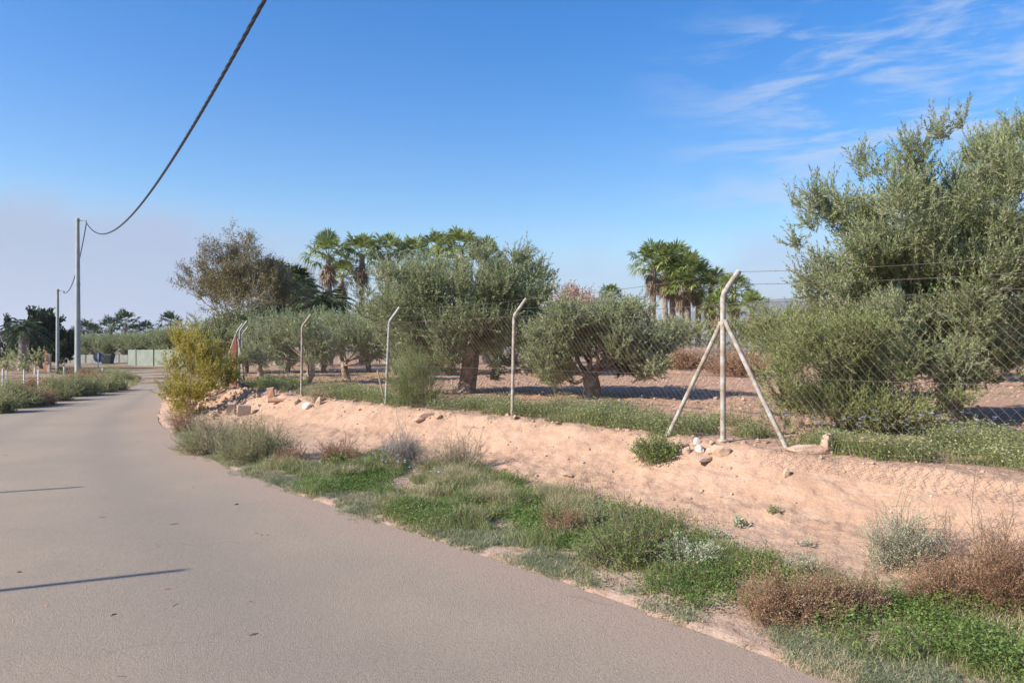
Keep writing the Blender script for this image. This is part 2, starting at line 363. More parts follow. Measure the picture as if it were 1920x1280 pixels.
def height(x, y, full=False):
    x = np.atleast_1d(np.asarray(x, float)); y = np.atleast_1d(np.asarray(y, float))
    dr = np.minimum(segdist(x, y, REs[::2]), segdist(x, y, LEs[::2])); inr = inpoly(x, y, RPOLY)
    dp = segdist(x, y, EDGE); inp = inpoly(x, y, PLAT)
    wv = 1.95+.35*fbm(x, y, .35, 3)
    corner = np.exp(-(((x+6.4)/1.9)**2+((y-18.2)/2.0)**2))
    wv = wv*(1-.25*corner)
    s = np.clip(dp/wv, 0, 1)
    prof = .5*np.interp(s, [0, .36, .62, 1], [1, .40, .17, 0])+.5*np.interp(s+.05*fbm(x, y, 2.3, 3), [0, .04, .40, 1], [1, .98, .33, 0])
    prof = np.where(inp, 1.0, prof)
    base = .025+.03*sm(dr/1.5)
    h = base+(PZ-base)*prof
    slope = np.where(inp, 0, prof*(1-prof)*4)
    n1 = fbm(x, y, .9, 4); n2 = fbm(x+31, y, 5, 4); n3 = fbm(x, y+77, 14, 3)
    gul = np.abs(fbm(x-9, y+5, 1.6, 3))
    ter = np.abs(fbm(x+y*.8, (y-x)*.5, 3.0, 3)); h = h+slope*(.07*n1-.05*gul+.016*n2+.017*n3-.032*ter)+(.25+slope)*(~inp)*(prof > .1)*.016*fbm(x, y, 24, 2)
    h = h+corner*np.where(inp, .35, 1.0)*(prof > .05)*(.10*np.maximum(fbm(x, y, 3.2, 3), -.2)+.05*n2+.02*n3)
    crest = np.exp(-((dp-.05)/.25)**2)
    h = h+crest*(.035*n2+.02*n1+.01*n3)
    h = h+np.where(inp, np.clip(dp/1.5, 0, 1)*(.035*n1+.03*n2)+.015*n2, 0)
    # far terrain on the left: gentle banks and dirt heaps
    far = np.where(~inp, np.clip((dr-.5)/3, 0, 1), 0)
    left = (x < -13)
    h = h+far*left*(.10*fbm(x, y, .25, 3)+.05*n2)
    h = h+1.0*np.exp(-(((x-8.2)/4.5)**2+((y-33)/2.6)**2))*(1+.3*n1)
    h = h+.55*np.exp(-(((x+42)/5)**2+((y-73)/3)**2))*far
    h = h+.9*np.exp(-(((x+38.5)/3)**2+((y-87)/4)**2))*far
    # roadside sand spills thinly over the edge of the asphalt
    edge = .022-.05*sm((.10+.10*fbm(x, y, 2.2, 3)+.05*n3+.0-np.where(inr, -dr, dr))/.16)
    h = np.where(inr | (dr < .5), np.minimum(h, np.where(inr & (dr > .35), -.05, 10)), h)
    h = np.where((dr < .5) | inr, h*np.clip(dr/.5, 0, 1)*(~inr)+edge*(1-np.clip(dr/.5, 0, 1)*(~inr)), h)
    h = np.where(inr & (dr > .35), -.05, h)
    h = h+(~inr)*(dr < 2.5)*(~inp)*.012*n3
    if full: return h, dr, inr, dp, inp, prof
    return h
def hz(x, y): return float(height(x, y)[0])

# ------------------------------------------------------------------ ground
def axis(parts):
    o = []
    for a, b, st in parts: o.append(np.arange(a, b, st))
    return np.concatenate(o)
def geo(a, b, n_): return np.geomspace(a, b, n_)
xs = np.concatenate([-geo(16, 6000, 46)[::-1], axis([(-15.9, -9, .14), (-9, -3, .06), (-3, 7.2, .034)]), geo(7.2, 6000, 60)])
ys = np.concatenate([-geo(1.6, 3000, 24)[::-1], axis([(-1.5, 2.6, .3), (2.6, 11, .034), (11, 22, .06), (22, 40, .16)]), geo(40, 9000, 60)])
X, Y = np.meshgrid(xs, ys); nx, ny = len(xs), len(ys)
h, dr, inr, dp, inp, prof = height(X.ravel(), Y.ravel(), True)
i = np.arange(ny-1)[:, None]*nx; j = np.arange(nx-1)[None]
Fq = np.stack([i+j, i+j+1, i+nx+j+1, i+nx+j], -1).reshape(-1, 4)
xx, yy = X.ravel(), Y.ravel()
orch = np.where(inp, sm(dp/1.2), 0); verge = np.where(~inp & ~inr, (1-sm(prof/.25))*sm(1-(dr-1.0)/2), 0)
farm = np.where(~inp, sm((yy-24)/10), sm((yy-60)/40)); farm = np.maximum(farm, (np.abs(xx) > 60)*1.0)
msk = np.stack([orch, verge, farm, np.ones_like(orch)], 1)
b = MB(); b.add(np.stack([xx, yy, h], 1), Fq)
mt, (nd, lk, n, m, ramp, mix, mr, noise) = mat('soil')
tc = n('ShaderNodeTexCoord').outputs['Object']
at = n('ShaderNodeAttribute', attribute_name='zone'); sp = n('ShaderNodeSeparateColor', inp={0: at.outputs['Color']})
n1 = noise(tc, .8, 5, .6); n2 = noise(tc, 9, 6, .65); n3 = noise(tc, 55, 4, .6); n4 = noise(tc, 3.1, 5, .7, .4)
bank = mix(mr(n1, .35, .65), (.50, .322, .212), (.44, .277, .178))
bank = mix(m('MULTIPLY', mr(n4, .52, .72), .55), bank, (.555, .39, .272))
bank = mix(m('MULTIPLY', mr(n2, .52, .72), .45), bank, (.33, .19, .12))
str_ = noise(n('ShaderNodeMapping', inp={0: tc, 'Scale': (1, 1, 9)}).outputs[0], 3.0, 5, .6)
bank = mix(m('MULTIPLY', mr(str_, .5, .62), .35), bank, (.56, .40, .285))
orc = mix(mr(n2, .35, .65), (.50, .32, .21), (.38, .225, .14))
ver = mix(mr(n2, .4, .65), (.47, .335, .245), (.36, .24, .165))
farc = mix(mr(noise(tc, .35, 5, .6), .40, .60), (.38, .255, .17), (.16, .135, .07))
c = mix(sp.outputs[0], bank, orc); c = mix(sp.outputs[1], c, ver); c = mix(sp.outputs[2], c, farc)
c = mix(m('MULTIPLY', mr(n3, .35, .7), .28), c, (.30, .18, .12))
vo = n('ShaderNodeTexVoronoi', inp={'Vector': tc, 'Scale': 26.0}).outputs['Distance']
hgt_ = m('ADD', m('ADD', m('MULTIPLY', n2, 1.0), m('MULTIPLY', n3, .35)), m('MULTIPLY', vo, -.25))
bp = n('ShaderNodeBump', inp={'Strength': .85, 'Distance': .022, 'Height': hgt_})
bs = n('ShaderNodeBsdfPrincipled', inp={'Base Color': c, 'Roughness': 1.0, 'Specular IOR Level': .08, 'Normal': bp.outputs[0]})
n('ShaderNodeOutputMaterial', inp={0: bs.outputs[0]})
tag(b.build('ground', mt, smooth=True, attr={'zone': msk}), kind='structure')

# road
nc = 28
u = np.linspace(0, 1, nc); S0 = REs; S1 = LEs
V = S0[:, None]*(1-u)[None, :, None]+S1[:, None]*u[None, :, None]
acr = np.stack([np.linalg.norm(V-S0[:, None], axis=2), np.linalg.norm(V-S1[:, None], axis=2)], -1)
zz = .010*np.sin(u*math.pi)[None]*np.ones((len(S0), 1))+.002
VV = np.concatenate([V, zz[..., None]], 2).reshape(-1, 3)
i = np.arange(len(S0)-1)[:, None]*nc; j = np.arange(nc-1)[None]
Fq = np.stack([i+j, i+nc+j, i+nc+j+1, i+j+1], -1).reshape(-1, 4)
uvc = np.stack([acr[..., 0].ravel()/10, acr[..., 1].ravel()/10, np.tile(u, len(S0)), np.ones(len(VV))], 1)
b = MB(); b.add(VV, Fq)
mt, (nd, lk, n, m, ramp, mix, mr, noise) = mat('asphalt')
tc = n('ShaderNodeTexCoord').outputs['Object']
at = n('ShaderNodeAttribute', attribute_name='across'); sp = n('ShaderNodeSeparateColor', inp={0: at.outputs['Color']})
n1 = noise(tc, .5, 4, .6); n2 = noise(tc, 2.5, 5, .6); n3 = noise(tc, 130, 3, .7); n5 = noise(tc, 420, 2, .7)
a = mix(mr(n1, .35, .65), (.40, .312, .218), (.355, .28, .2))
trk = m('ADD', sp.outputs[2], m('MULTIPLY', m('SUBTRACT', n2, .5), .05))
w1 = ramp(trk, [(.0, 0.), (.14, .1), (.26, .9), (.36, .2), (.5, .0), (.62, .8), (.74, .25), (.85, .7), (1., 0.)], 'EASE')
a = mix(m('MULTIPLY', w1, .55), a, (.27, .218, .168))
dst = m('ADD', m('MULTIPLY', sp.outputs[0], 10.0), m('MULTIPLY', m('SUBTRACT', n2, .5), .55))
a = mix(m('MULTIPLY', mr(dst, 1.1, .05), .8), a, (.43, .30, .215))
dsl = m('ADD', m('MULTIPLY', sp.outputs[1], 10.0), m('MULTIPLY', m('SUBTRACT', n2, .5), .35))
a = mix(m('MULTIPLY', mr(dsl, .45, .05), .6), a, (.42, .31, .23))
n4 = noise(tc, 48, 4, .75)
a = mix(m('MULTIPLY', mr(n4, .50, .66), .17), a, (.13, .105, .08))
a = mix(m('MULTIPLY', mr(n4, .48, .36), .22), a, (.46, .39, .30))
a = mix(m('MULTIPLY', mr(n3, .50, .68), .42), a, (.09, .07, .055))
vc = n('ShaderNodeTexVoronoi', feature='DISTANCE_TO_EDGE', inp={'Vector': n('ShaderNodeVectorMath', operation='ADD', inp={0: tc, 1: n('ShaderNodeTexNoise', inp={'Vector': tc, 'Scale': 1.3, 'Detail': 5.0}).outputs['Color']}).outputs[0], 'Scale': .55}).outputs['Distance']
a = mix(m('MULTIPLY', m('MULTIPLY', mr(vc, .012, .003), mr(noise(tc, .6, 2), .56, .66)), .16), a, (.07, .055, .045))
a = mix(m('MULTIPLY', mr(n5, .56, .72), .40), a, (.50, .42, .35))
st = n('ShaderNodeTexVoronoi', inp={'Vector': n('ShaderNodeMapping', inp={0: tc, 'Scale': (1, 1, .01)}).outputs[0], 'Scale': 1.1, 'Randomness': 1.0})
blob = mr(m('ADD', st.outputs['Distance'], m('MULTIPLY', n2, .04)), .075, .045)
a = mix(m('MULTIPLY', blob, .55), a, (.07, .05, .04))
bp = n('ShaderNodeBump', inp={'Strength': .9, 'Distance': .007, 'Height': m('ADD', m('MULTIPLY', n4, .9), m('ADD', n3, m('MULTIPLY', n5, .4)))})
bs = n('ShaderNodeBsdfPrincipled', inp={'Base Color': a, 'Roughness': .88, 'Specular IOR Level': .25, 'Normal': bp.outputs[0]})
n('ShaderNodeOutputMaterial', inp={0: bs.outputs[0]})
tag(b.build('road', mt, smooth=True, attr={'across': uvc}), kind='structure')

# far hills
def hill(name, cx, cy, wx, wy, hh_, seed):
    g = np.linspace(-1, 1, 90); g2 = np.linspace(-1, 1, 30); A, B_ = np.meshgrid(g, g2)
    z = hh_*(np.cos(A*math.pi/2)**.6)*(np.cos(B_*math.pi/2)**1.0)*(1+.25*fbm(A*3+seed, B_*2, 1.2, 5))-3
    V = np.stack([cx+A*wx, cy+B_*wy, z], -1).reshape(-1, 3); i = np.arange(29)[:, None]*90; j = np.arange(89)[None]
    b = MB(); b.add(V, np.stack([i+j, i+j+1, i+90+j+1, i+90+j], -1).reshape(-1, 4))
    return tag(b.build(name, M['hill'], smooth=True), kind='structure')
hill('hills', 1150, 3000, 800, 500, 190, 3)
hill('hills', 2200, 3400, 900, 500, 170, 8)

# ------------------------------------------------------------------ fence
def add_post(b, foot, top_h, bend=.32, r=.026, lean=(0, 0), dirb=(.42, .30)):
    x, y = foot; z0 = hz(x, y)-.15
    t = np.array([x+lean[0], y+lean[1], PZ+top_h])
    d = np.array([dirb[0], dirb[1], 0.]); d /= np.linalg.norm(d)
    pts = [np.array([x, y, z0]), (np.array([x, y, z0])+t)/2, t-[0, 0, .06], t+d*.015+[0, 0, .0], t+d*.05+[0, 0, .05]]
    pts.append(t+d*bend*.62+np.array([0, 0, bend*.80]))
    add_tube(b, np.array(pts), [r*1.0, r, r, r, r, r*.98], 8)
    return pts[-1]
fence = empty('chain_link_fence', (FP[3][0], FP[3][1], PZ), 'long rusty chain link fence on bent galvanised posts along the top of the dirt bank', 'fence')
fo = np.array([FP[3][0], FP[3][1], PZ])
def fbuild(b, name, m_, sm_=False, label=None):
    o = b.build(name, m_, fence, smooth=sm_)
    o.location = -fo
    if label: o['label'] = label
    return o
HM = 1.50
leans = [(0, 0), (0, 0), (0.0, 0), (.03, 0), (.07, 0), (.02, 0), (.05, .0)]
lab = [None, None, 'thick braced post nearest the camera', None, None, None, 'corner post at the far end']
tips = []
for k, p in enumerate(FP):
    b = MB(); r = .030 if k == 2 else .026
    tips.append(add_post(b, p, 1.62 if k == 2 else 1.52, .30, r, leans[k], (.55, .1)))
    fbuild(b, 'post', M['galvrust'] if k in (2, 3, 5) else M['galv'], True, lab[k])
dF = np.array([-.607, .795])
def brace(p, off, hgt, r=.024, side=None):
    b = MB(); q = p+off; z = hz(*q)-.05
    a = np.array([q[0], q[1], z]); t = np.array([p[0], p[1], PZ+hgt])+np.append(off/np.linalg.norm(off)*.03, 0)
    add_tube(b, curve3(a, t, 5, .004), r, 8)
    # flattened clamp
    box(b, t, (.05, .03, .05))
    fbuild(b, 'brace', M['galvrust'], True)
brace(FP[2], dF*.80, 1.28, .025); brace(FP[2], -dF*.80, 1.30, .025)
brace(FP[6], -dF*.62, 1.25, .02)
b = MB(); q = FP[4]+np.array([-.13, .2]); add_tube(b, np.array([[q[0]+.1, q[1], .55], [q[0]-.05, q[1], 1.22]]), .018, 6); fbuild(b, 'brace', M['straw'], False, 'short broken wooden stake leaning on the post')
# mesh panels
def panel(p, q, pitch, hm, rw, seed):
    g = np.random.default_rng(seed)
    L = np.linalg.norm(q-p); nu = int(L/pitch); nv = int(hm/(pitch*.55)); pv = hm/nv; pu = L/nu
    I, Kk = np.meshgrid(np.arange(nu), np.arange(nv+1), indexing='ij')
    U = (I+.5*(Kk % 2))*pu
    gz = height(p[0]+(q[0]-p[0])*np.linspace(0, 1, 40), p[1]+(q[1]-p[1])*np.linspace(0, 1, 40))
    base = np.interp(U/L, np.linspace(0, 1, 40), np.minimum(gz, PZ+.06))
    top = PZ+hm-.03*np.sin(U/L*math.pi)
    Z = base+(top-base)*Kk/nv+g.normal(size=U.shape)*.003
    wob = .03*np.sin(U*2.1+seed)*np.sin(Kk/nv*3.14)
    X_ = p[0]+(q[0]-p[0])*U/L+wob*.79; Y_ = p[1]+(q[1]-p[1])*U/L+wob*.61
    Pp = np.stack([X_, Y_, Z], -1)
    b = MB()
    A = Pp[:, :-1].reshape(-1, 3); B = Pp[:, 1:].reshape(-1, 3); b.add(*prisms(A, B, rw, rw))
    # neighbouring wires hook into each other half a pitch away
    Q = Pp.copy(); sh = np.where(Kk % 2 == 0, 1.0, 0.0)[..., None]*pu*np.append((q-p)/L, 0)
    Q = Q+sh
    b.add(*prisms(Q[:, :-1].reshape(-1, 3), Q[:, 1:].reshape(-1, 3), rw, rw))
    fbuild(b, 'mesh_panel', M['wire'])
for k in range(len(FP)-1):
    panel(FP[k+1], FP[k], .085 if k < 2 else (.075 if k < 4 else .09), HM, .00122, k)
def wireline(pa, pb, r, sag, name, barbs=True, seed=0):
    pa = np.asarray(pa); pb = np.asarray(pb); t = np.linspace(0, 1, 30)[:, None]
    pts = pa+(pb-pa)*t-np.array([0, 0, 1.])*sag*4*t*(1-t)
    b = MB(); b.add(*prisms(pts[:-1], pts[1:], r, r))
    if barbs:
        g = np.random.default_rng(seed); nb = int(np.linalg.norm(pb-pa)/.13)
        c = pa+(pb-pa)*((np.arange(nb)+.5)/nb)[:, None]; tt = ((np.arange(nb)+.5)/nb)[:, None]; c = c-np.array([0, 0, 1.])*sag*4*tt*(1-tt)
        d = nrm(g.normal(size=(nb, 3))); b.add(*prisms(c-d*.016, c+d*.016, .0018, .0012))
    fbuild(b, name, M['wire'])
for k in range(len(FP)-1):
    a, c = tips[k+1], tips[k]
    wireline(a-[0, 0, .01], c-[0, 0, .01], .0028, .03+.01*k % .02, 'barbed_wire', True, k)
    a2 = a-np.array([.10, .02, .15]); c2 = c-np.array([.10, .02, .15])
    wireline(a2, c2, .0028, .035, 'barbed_wire', True, k+20)
    for hh_ in (HM-.01, .72, .06):
        pa = np.array([*FP[k+1], PZ+hh_]); pb = np.array([*FP[k], PZ+hh_]); wireline(pa, pb, .0026, .012, 'tension_wire', False)
# loose strip of mesh lying on the bank edge right of the braced post
p, q = FP[1]-dF*.3+nf*1.2, FP[2]-dF*.7+nf*1.0
b = MB(); L = np.linalg.norm(q-p); pu = .09; nu = int(L/pu); rows = 7
def spt(u_, k): 
    c = p+(q-p)*u_/L+np.array([-.79, -.61])*(k*.05-.05+.04*np.sin(u_*3)); return c
Pp = np.zeros((nu, rows, 3)); Qp = np.zeros((nu, rows, 3))
for k in range(rows):
    for sgn, T_ in ((0, Pp), (1, Qp)):
        uu = (np.arange(nu)+.5*((k+sgn) % 2))*pu; c = p[None]+(q-p)[None]*(uu/L)[:, None]+np.array([-.79, -.61])*((k*.055)-.06+.05*np.sin(uu*2.3)[:, None])
        T_[:, k, :2] = c; T_[:, k, 2] = height(c[:, 0], c[:, 1])+.015+.03*rng.random(nu)
for T_ in (Pp, Qp): b.add(*prisms(T_[:, :-1].reshape(-1, 3), T_[:, 1:].reshape(-1, 3), .0015, .0015))
fbuild(b, 'loose_mesh', M['wire'], False, 'curled loose mesh lying on the bank edge')
# side fence running away from the corner, with rusty sheet
sf = empty('side_fence', (-8.2, 21, PZ), 'fence running away from the far corner post with a rust red sheet', 'fence')
so = np.array([-8.2, 21., PZ])
def sb(b, name, m_, s_=False): o = b.build(name, m_, sf, smooth=s_); o.location = -so; return o
sp_ = [np.array([-8.45, 22.9]), np.array([-9.35, 25.9]), np.array([-11.6, 31.5])]
for p_ in sp_[:2]:
    b = MB(); add_post(b, p_, 1.55, .30, .028, (0, 0), (.6, .1)); sb(b, 'post', M['galv'], True)
b = MB(); a0 = np.array([-7.40, 20.05]); a1 = np.array([-8.42, 22.2]); ang = math.atan2(a1[1]-a0[1], a1[0]-a0[0])
for k in range(16):
    c = a0+(a1-a0)*(k+.5)/16; zt = 1.99-.55*(k+.5)/16; zb = PZ-.05
    box(b, (c[0]+.02*(k % 2), c[1], (zt+zb)/2), (np.linalg.norm(a1-a0)/16*.98, .012, zt-zb), rot=rotz(ang))
sb(b, 'rusty_sheet', M['rustpanel'])
b = MB(); add_tube(b, np.array([[*a0, 2.02], [*a1, 1.45]]), .03, 6); sb(b, 'rail', M['galv'])

# ------------------------------------------------------------------ poles and cable
def pole(x, y, H_, r0, r1, label, grp, bracket=True, z0=0.0):
    o = empty('utility_pole', (x, y, z0), label, 'pole', grp)
    b = MB(); zs = [-.2, H_*.55, H_*.55, H_]; 
    add_tube(b, np.array([[0, 0, -.2], [0, 0, H_*.30], [0, 0, H_*.60], [0, 0, H_]]), [r0, r0*.85+r1*.15, (r0+r1)/2, r1], 12)
    b.build('shaft', M['steel'], o, smooth=True)
    b = MB(); add_tube(b, np.array([[0, 0, H_*.585], [0, 0, H_*.60]]), (r0+r1)/2+.012, 12); b.build('joint_ring', M['steel'], o, smooth=True)
    if bracket:
        b = MB(); box(b, (.25, 0, H_-.12), (.40, .05, .05)); box(b, (.44, 0, H_-.2), (.05, .06, .2)); add_tube(b, np.array([[0, 0, H_-.17], [0, 0, H_-.05]]), r1+.02, 12)
        b.build('bracket', M['steel'], o)
    return o
PAx, PAy = G(146, 712)
PAx, PAy = -22.86, 39.3
pole(PAx, PAy, 8.5, .15, .085, 'tall grey utility pole rising from the bushes beside the road bend, nearer of two', 'utility poles along the road')
P2 = P(108, 690, 52); Z2 = hz(P2[0], 52); pole(P2[0], 52, 5.8-Z2, .12, .085, 'farther grey utility pole standing in front of the dark evergreen tree', 'utility poles along the road', z0=Z2)
pole(7.6, -8.1, 8.0, .2, .12, 'grey utility pole behind the photographer carrying the overhead cable', 'utility poles along the road')
def cable(A, B, S, r, N, pitch, label):
    A = np.array(A, float); B = np.array(B, float); t = np.linspace(0, 1, N)
    c = A+(B-A)*t[:, None]-np.array([0, 0, 4*S])*(t*(1-t))[:, None]
    s = np.concatenate([[0], np.cumsum(np.linalg.norm(np.diff(c, axis=0), axis=1))])
    T = nrm(np.gradient(c, axis=0)); U = nrm(np.cross(T, [0, 0, 1.])); W = np.cross(T, U)
    b = MB()
    for k in range(3):
        ph = s/pitch*2*math.pi+k*2*math.pi/3
        b.add(*tube(c+(U*np.cos(ph)[:, None]+W*np.sin(ph)[:, None])*r*.85, r, 6))
    o = b.build('overhead_cable', M['cable'], smooth=True); return tag(o, label, 'cable', 'overhead cables')
cable((PAx+.44, 39.3, 8.3), (7.35, -7.98, 7.9), 3.13, .0135, 1500, .7, 'thick twisted black cable sweeping from the near pole up across the sky')
cable((PAx+.40, 39.4, 8.25), (P2[0]+.4, 52, 5.6), 1.15, .014, 200, .9, 'black cable sagging between the two utility poles')

# thin posts beyond the left edge of the frame whose shadows cross the road
for (x, y, hh_, l) in ((-2.36, 5.40, 3.6, 'slim grey post on the left verge nearest the photographer'), (-4.97, 8.65, 3.3, 'slim grey post on the left verge farther along the road')):
    Ls = hh_/math.tan(SUN_EL); bx, by = x+sd[0]/math.cos(SUN_EL)*Ls, y+sd[1]/math.cos(SUN_EL)*Ls
    b = MB(); add_tube(b, np.array([[bx, by, -.1], [bx, by, hh_]]), .03, 8); tag(b.build('verge_post', M['galv'], smooth=True), l, 'post', 'slim posts on the left verge')

# small white posts of the field at left
wp = [((5, 691, 732), 'leftmost thin white field post, at the picture edge'), ((12, 694, 718), 'thin white post just right of the leftmost one, with a pale blob'), ((45, 692, 721), 'thin grey stake in front of the bushy field plants'),
      ((72, 693, 739), 'tallest thin white post close to the road bushes'), ((65, 689, 703), 'short stake in the dirt behind the tallest white post'), ((120, 687, 704), 'white stake left of the near utility pole'),
      ((162, 693, 701), 'tiny white stake right of the near utility pole'), ((192, 690, 700), 'tiny white stake right of the round sign')]
for (px, pt, pb), l in wp:
    Yd = F*1.6/(pb-HZ) if pb > 690 else 45; q = P(px, pb, Yd); t = P(px, pt, Yd)
    z = hz(q[0], q[1]); b = MB(); add_tube(b, np.array([[q[0], Yd, z-.1], [q[0]+.01, Yd, t[2]]]), .032 if pb > 715 else .045, 6)
    tag(b.build('field_post', M['white'], smooth=True), l, 'post', 'thin posts in the left field')

# round sign seen from behind
q = P(184.5, 696, 56); sg = empty('road_sign', (q[0], 56, 0), 'round road sign seen from behind, grey blue back on a short white post', 'road sign')
b = MB(); add_tube(b, np.array([[0, 0, -.1], [0, 0, 1.35]]), .035, 8); b.build('sign_post', M['white'], sg, smooth=True)
cz = CH-14/F*56
def disc(b, rr, y0, y1, k=32):
    a = np.arange(k)*2*math.pi/k; V0 = np.stack([rr*np.cos(a), np.full(k, y0), rr*np.sin(a)], 1); V1 = V0.copy(); V1[:, 1] = y1
    V = np.vstack([V0, V1, [[0, y0, 0]], [[0, y1, 0]]]); V[:, 2] += cz
    b.add(V, [[i, (i+1) % k, (i+1) % k+k, i+k] for i in range(k)]); b.add(V, [[(i+1) % k, i, 2*k] for i in range(k)]); b.add(V, [[i+k, (i+1) % k+k, 2*k+1] for i in range(k)])
b = MB(); disc(b, .40, .05, .062); b.build('sign_plate', M['signback'], sg)
b = MB(); a = np.linspace(0, 2*math.pi, 33); V, f = tube(np.stack([.40*np.cos(a), np.full(33, .055), cz+.40*np.sin(a)], 1), .02, 6); b.add(V, f); b.build('sign_rim', M['signrim'], sg, smooth=True)
b = MB(); box(b, (0, .045, cz), (.06, .03, .70)); b.build('rail', M['steel'], sg)

# green screened fences, wall, bin, rusty posts in the far left
def screen(px0, px1, pt, pbm, Y0, Y1, m_, label, npost, name='screen_fence'):
    a = P(px0, pbm, Y0); c = P(px1, pbm, Y1); a[2] = c[2] = 0; H_ = CH+(HZ-pt)/F*(Y0+Y1)/2
    o = empty(name, tuple(a), label, 'fence')
    d = c-a; L = np.linalg.norm(d); ang = math.atan2(d[1], d[0]); b = MB()
    ns = max(2, int(L/.5)); pts = np.linspace(0, 1, ns+1)
    V = []; 
    for k, t in enumerate(pts):
        o_ = .03*math.sin(k*1.3); p_ = d*t+np.array([-math.sin(ang), math.cos(ang), 0])*o_
        for y_ in (0, .02):
            pp = p_+np.array([-math.sin(ang), math.cos(ang), 0])*y_; V += [[*pp[:2], -.25], [*pp[:2], H_+.02*math.sin(k*2.1)]]
    Fq = []
    for k in range(ns):
        i_ = k*4; Fq += [[i_, i_+4, i_+5, i_+1], [i_+2, i_+3, i_+7, i_+6], [i_+1, i_+5, i_+7, i_+3]]
    b.add(V, Fq); b.build('screen', m_, o)
    for k in range(npost):
        t = (k+.5)/npost; b = MB(); p_ = d*t-np.array([-math.sin(ang), math.cos(ang), 0])*.08
        add_tube(b, np.array([[*p_[:2], -.2], [*p_[:2], H_+.12]]), .04, 8); b.build('post', M['dark'] if k == 1 else M['galv'], o, smooth=True)
screen(240, 345, 655.5, 684, 74, 66, M['greenscreen'], 'tall pale green screen fence beside the far road bend', 3)
screen(118, 240, 665, 684, 88, 80, M['greyscreen'], 'low grey green screen fence under the far olive hedge', 4)
q = P(202, 684, 78); bn = empty('waste_container', (q[0], 78, 0), 'dark green waste container beside the round sign', 'container')
b = MB(); V = np.array([[-.42, -.35, .12], [.42, -.35, .12], [.42, .35, .12], [-.42, .35, .12], [-.55, -.45, 1.0], [.55, -.45, 1.0], [.55, .45, 1.0], [-.55, .45, 1.0]])
b.add(V, [[0, 1, 5, 4], [1, 2, 6, 5], [2, 3, 7, 6], [3, 0, 4, 7], [3, 2, 1, 0]]); b.build('bin_body', M['bin'], bn)
b = MB(); a = np.linspace(0, math.pi, 9); V = np.array([[x_, -.48*math.cos(t), 1.0+.18*math.sin(t)] for x_ in (-.58, .58) for t in a])
b.add(V, [[k, k+1, k+10, k+9] for k in range(8)]); b.add(V, [list(range(9))[::-1]]); b.add(V, [list(range(9, 18))]); b.build('lid', M['bin'], bn)
for s_ in (-1, 1):
    b = MB(); add_tube(b, np.array([[s_*.38-.03, -.3, .07], [s_*.38+.03, -.3, .07]]), .08, 8); b.build('wheel', M['dark'], bn)
q = P(86.5, 693, 52); rp = empty('gate_post', (q[0], 52, hz(q[0], 52)), 'rust red square post beside the far bushes in front of the dark tree', 'post')
b = MB(); box(b, (0, 0, .65), (.15, .15, 1.5)); b.build('shaft', M['rustpost'], rp)
b = MB(); box(b, (0, 0, 1.415), (.20, .20, .03)); b.build('cap', M['rustpost'], rp)
b = MB(); b2 = P(92, 693, 51); z = hz(b2[0], 51); box(b, (b2[0], 51, z+.5), (.22, .2, 1.2), jit=.02); box(b, (b2[0], 51, z+1.15), (.27, .25, .10), jit=.01); tag(b.build('pillar', M['concrete']), 'small pale masonry pillar right beside the rust red post', 'pillar')

# ------------------------------------------------------------------ trees
def pxcl(rows, Y0, dy=1.0, seed=0, sub=2):
    """crown masses given as (column,row,radius) -> world spheres at several depths"""
    g = np.random.default_rng(seed); o = []
    for (px, py, r) in rows:
        for k in range(sub):
            Yd = Y0+g.uniform(-dy, dy); rr = r/F*Y0*(.75+.35*g.random())
            q = P(px+g.uniform(-.35, .35)*r, py+g.uniform(-.25, .25)*r, Y0); o.append((q[0], Yd, q[2], rr))
    return np.array(o)
def trunk_and_limbs(b, base, fork, tops, r0, seed=0, mi=0, lump=.1, k=12, sub=2):
    g = np.random.default_rng(seed)
    p = curve3(base-[0, 0, .2], fork, 9, .05, g); rr = np.linspace(r0*1.05, r0*.75, 9); rr[0] *= 1.35; rr[1] *= 1.15
    add_tube(b, p, rr, k, mi, lump=lump, seed=seed)
    for t in tops:
        t = fork+(np.asarray(t)-fork)*.78; L = np.linalg.norm(t-fork); r1 = r0*min(.42, .20+.08*L)
        c = curve3(fork-[0, 0, .05], t, 8, .09, g); add_tube(b, c, np.linspace(r1, r1*.22, 8), 8, mi, lump=lump*.6, seed=seed+1)
        for s_ in range(sub):
            j = g.integers(3, 7); e = c[j]+nrm(g.normal(size=3)+np.array([0, 0, .4])+nrm(t-fork))*L*g.uniform(.25, .5)
            add_tube(b, curve3(c[j], e, 5, .1, g), np.linspace(r1*.4, r1*.1, 5), 6, mi)
def olive(name, base, fork, rows, Y0, dy, r0, label, leafm, per, K, Ls, lL, lW, seed, group=None, sub=2, ctr=None, cat='olive tree', up=.3, stem=.004, extra=None):
    global rng
    save = rng; rng = np.random.default_rng(seed)
    base = np.array([base[0], base[1], hz(base[0], base[1])]); o = empty(name, tuple(base), label, cat, group)
    cl = pxcl(rows, Y0, dy, seed, sub)
    if extra is not None: cl = np.vstack([cl, extra])
    cl[:, :3] -= base; fork = np.array(fork)-base
    b = MB(); idx = np.linspace(0, len(cl)-1, min(len(cl), 9)).astype(int)
    trunk_and_limbs(b, np.zeros(3), fork, cl[idx, :3], r0, seed); b.build('trunk', M['bark'], o, smooth=True)
    b = MB(); c = cl[:, :3].mean(0) if ctr is None else np.array(ctr)-base; c[2] -= .5
    clump_shoots(b, cl, per, Ls, K, lL, lW, up=up, center=c, stem=stem)
    b.build('crown', [leafm, M['twig']], o); rng = save
    return o
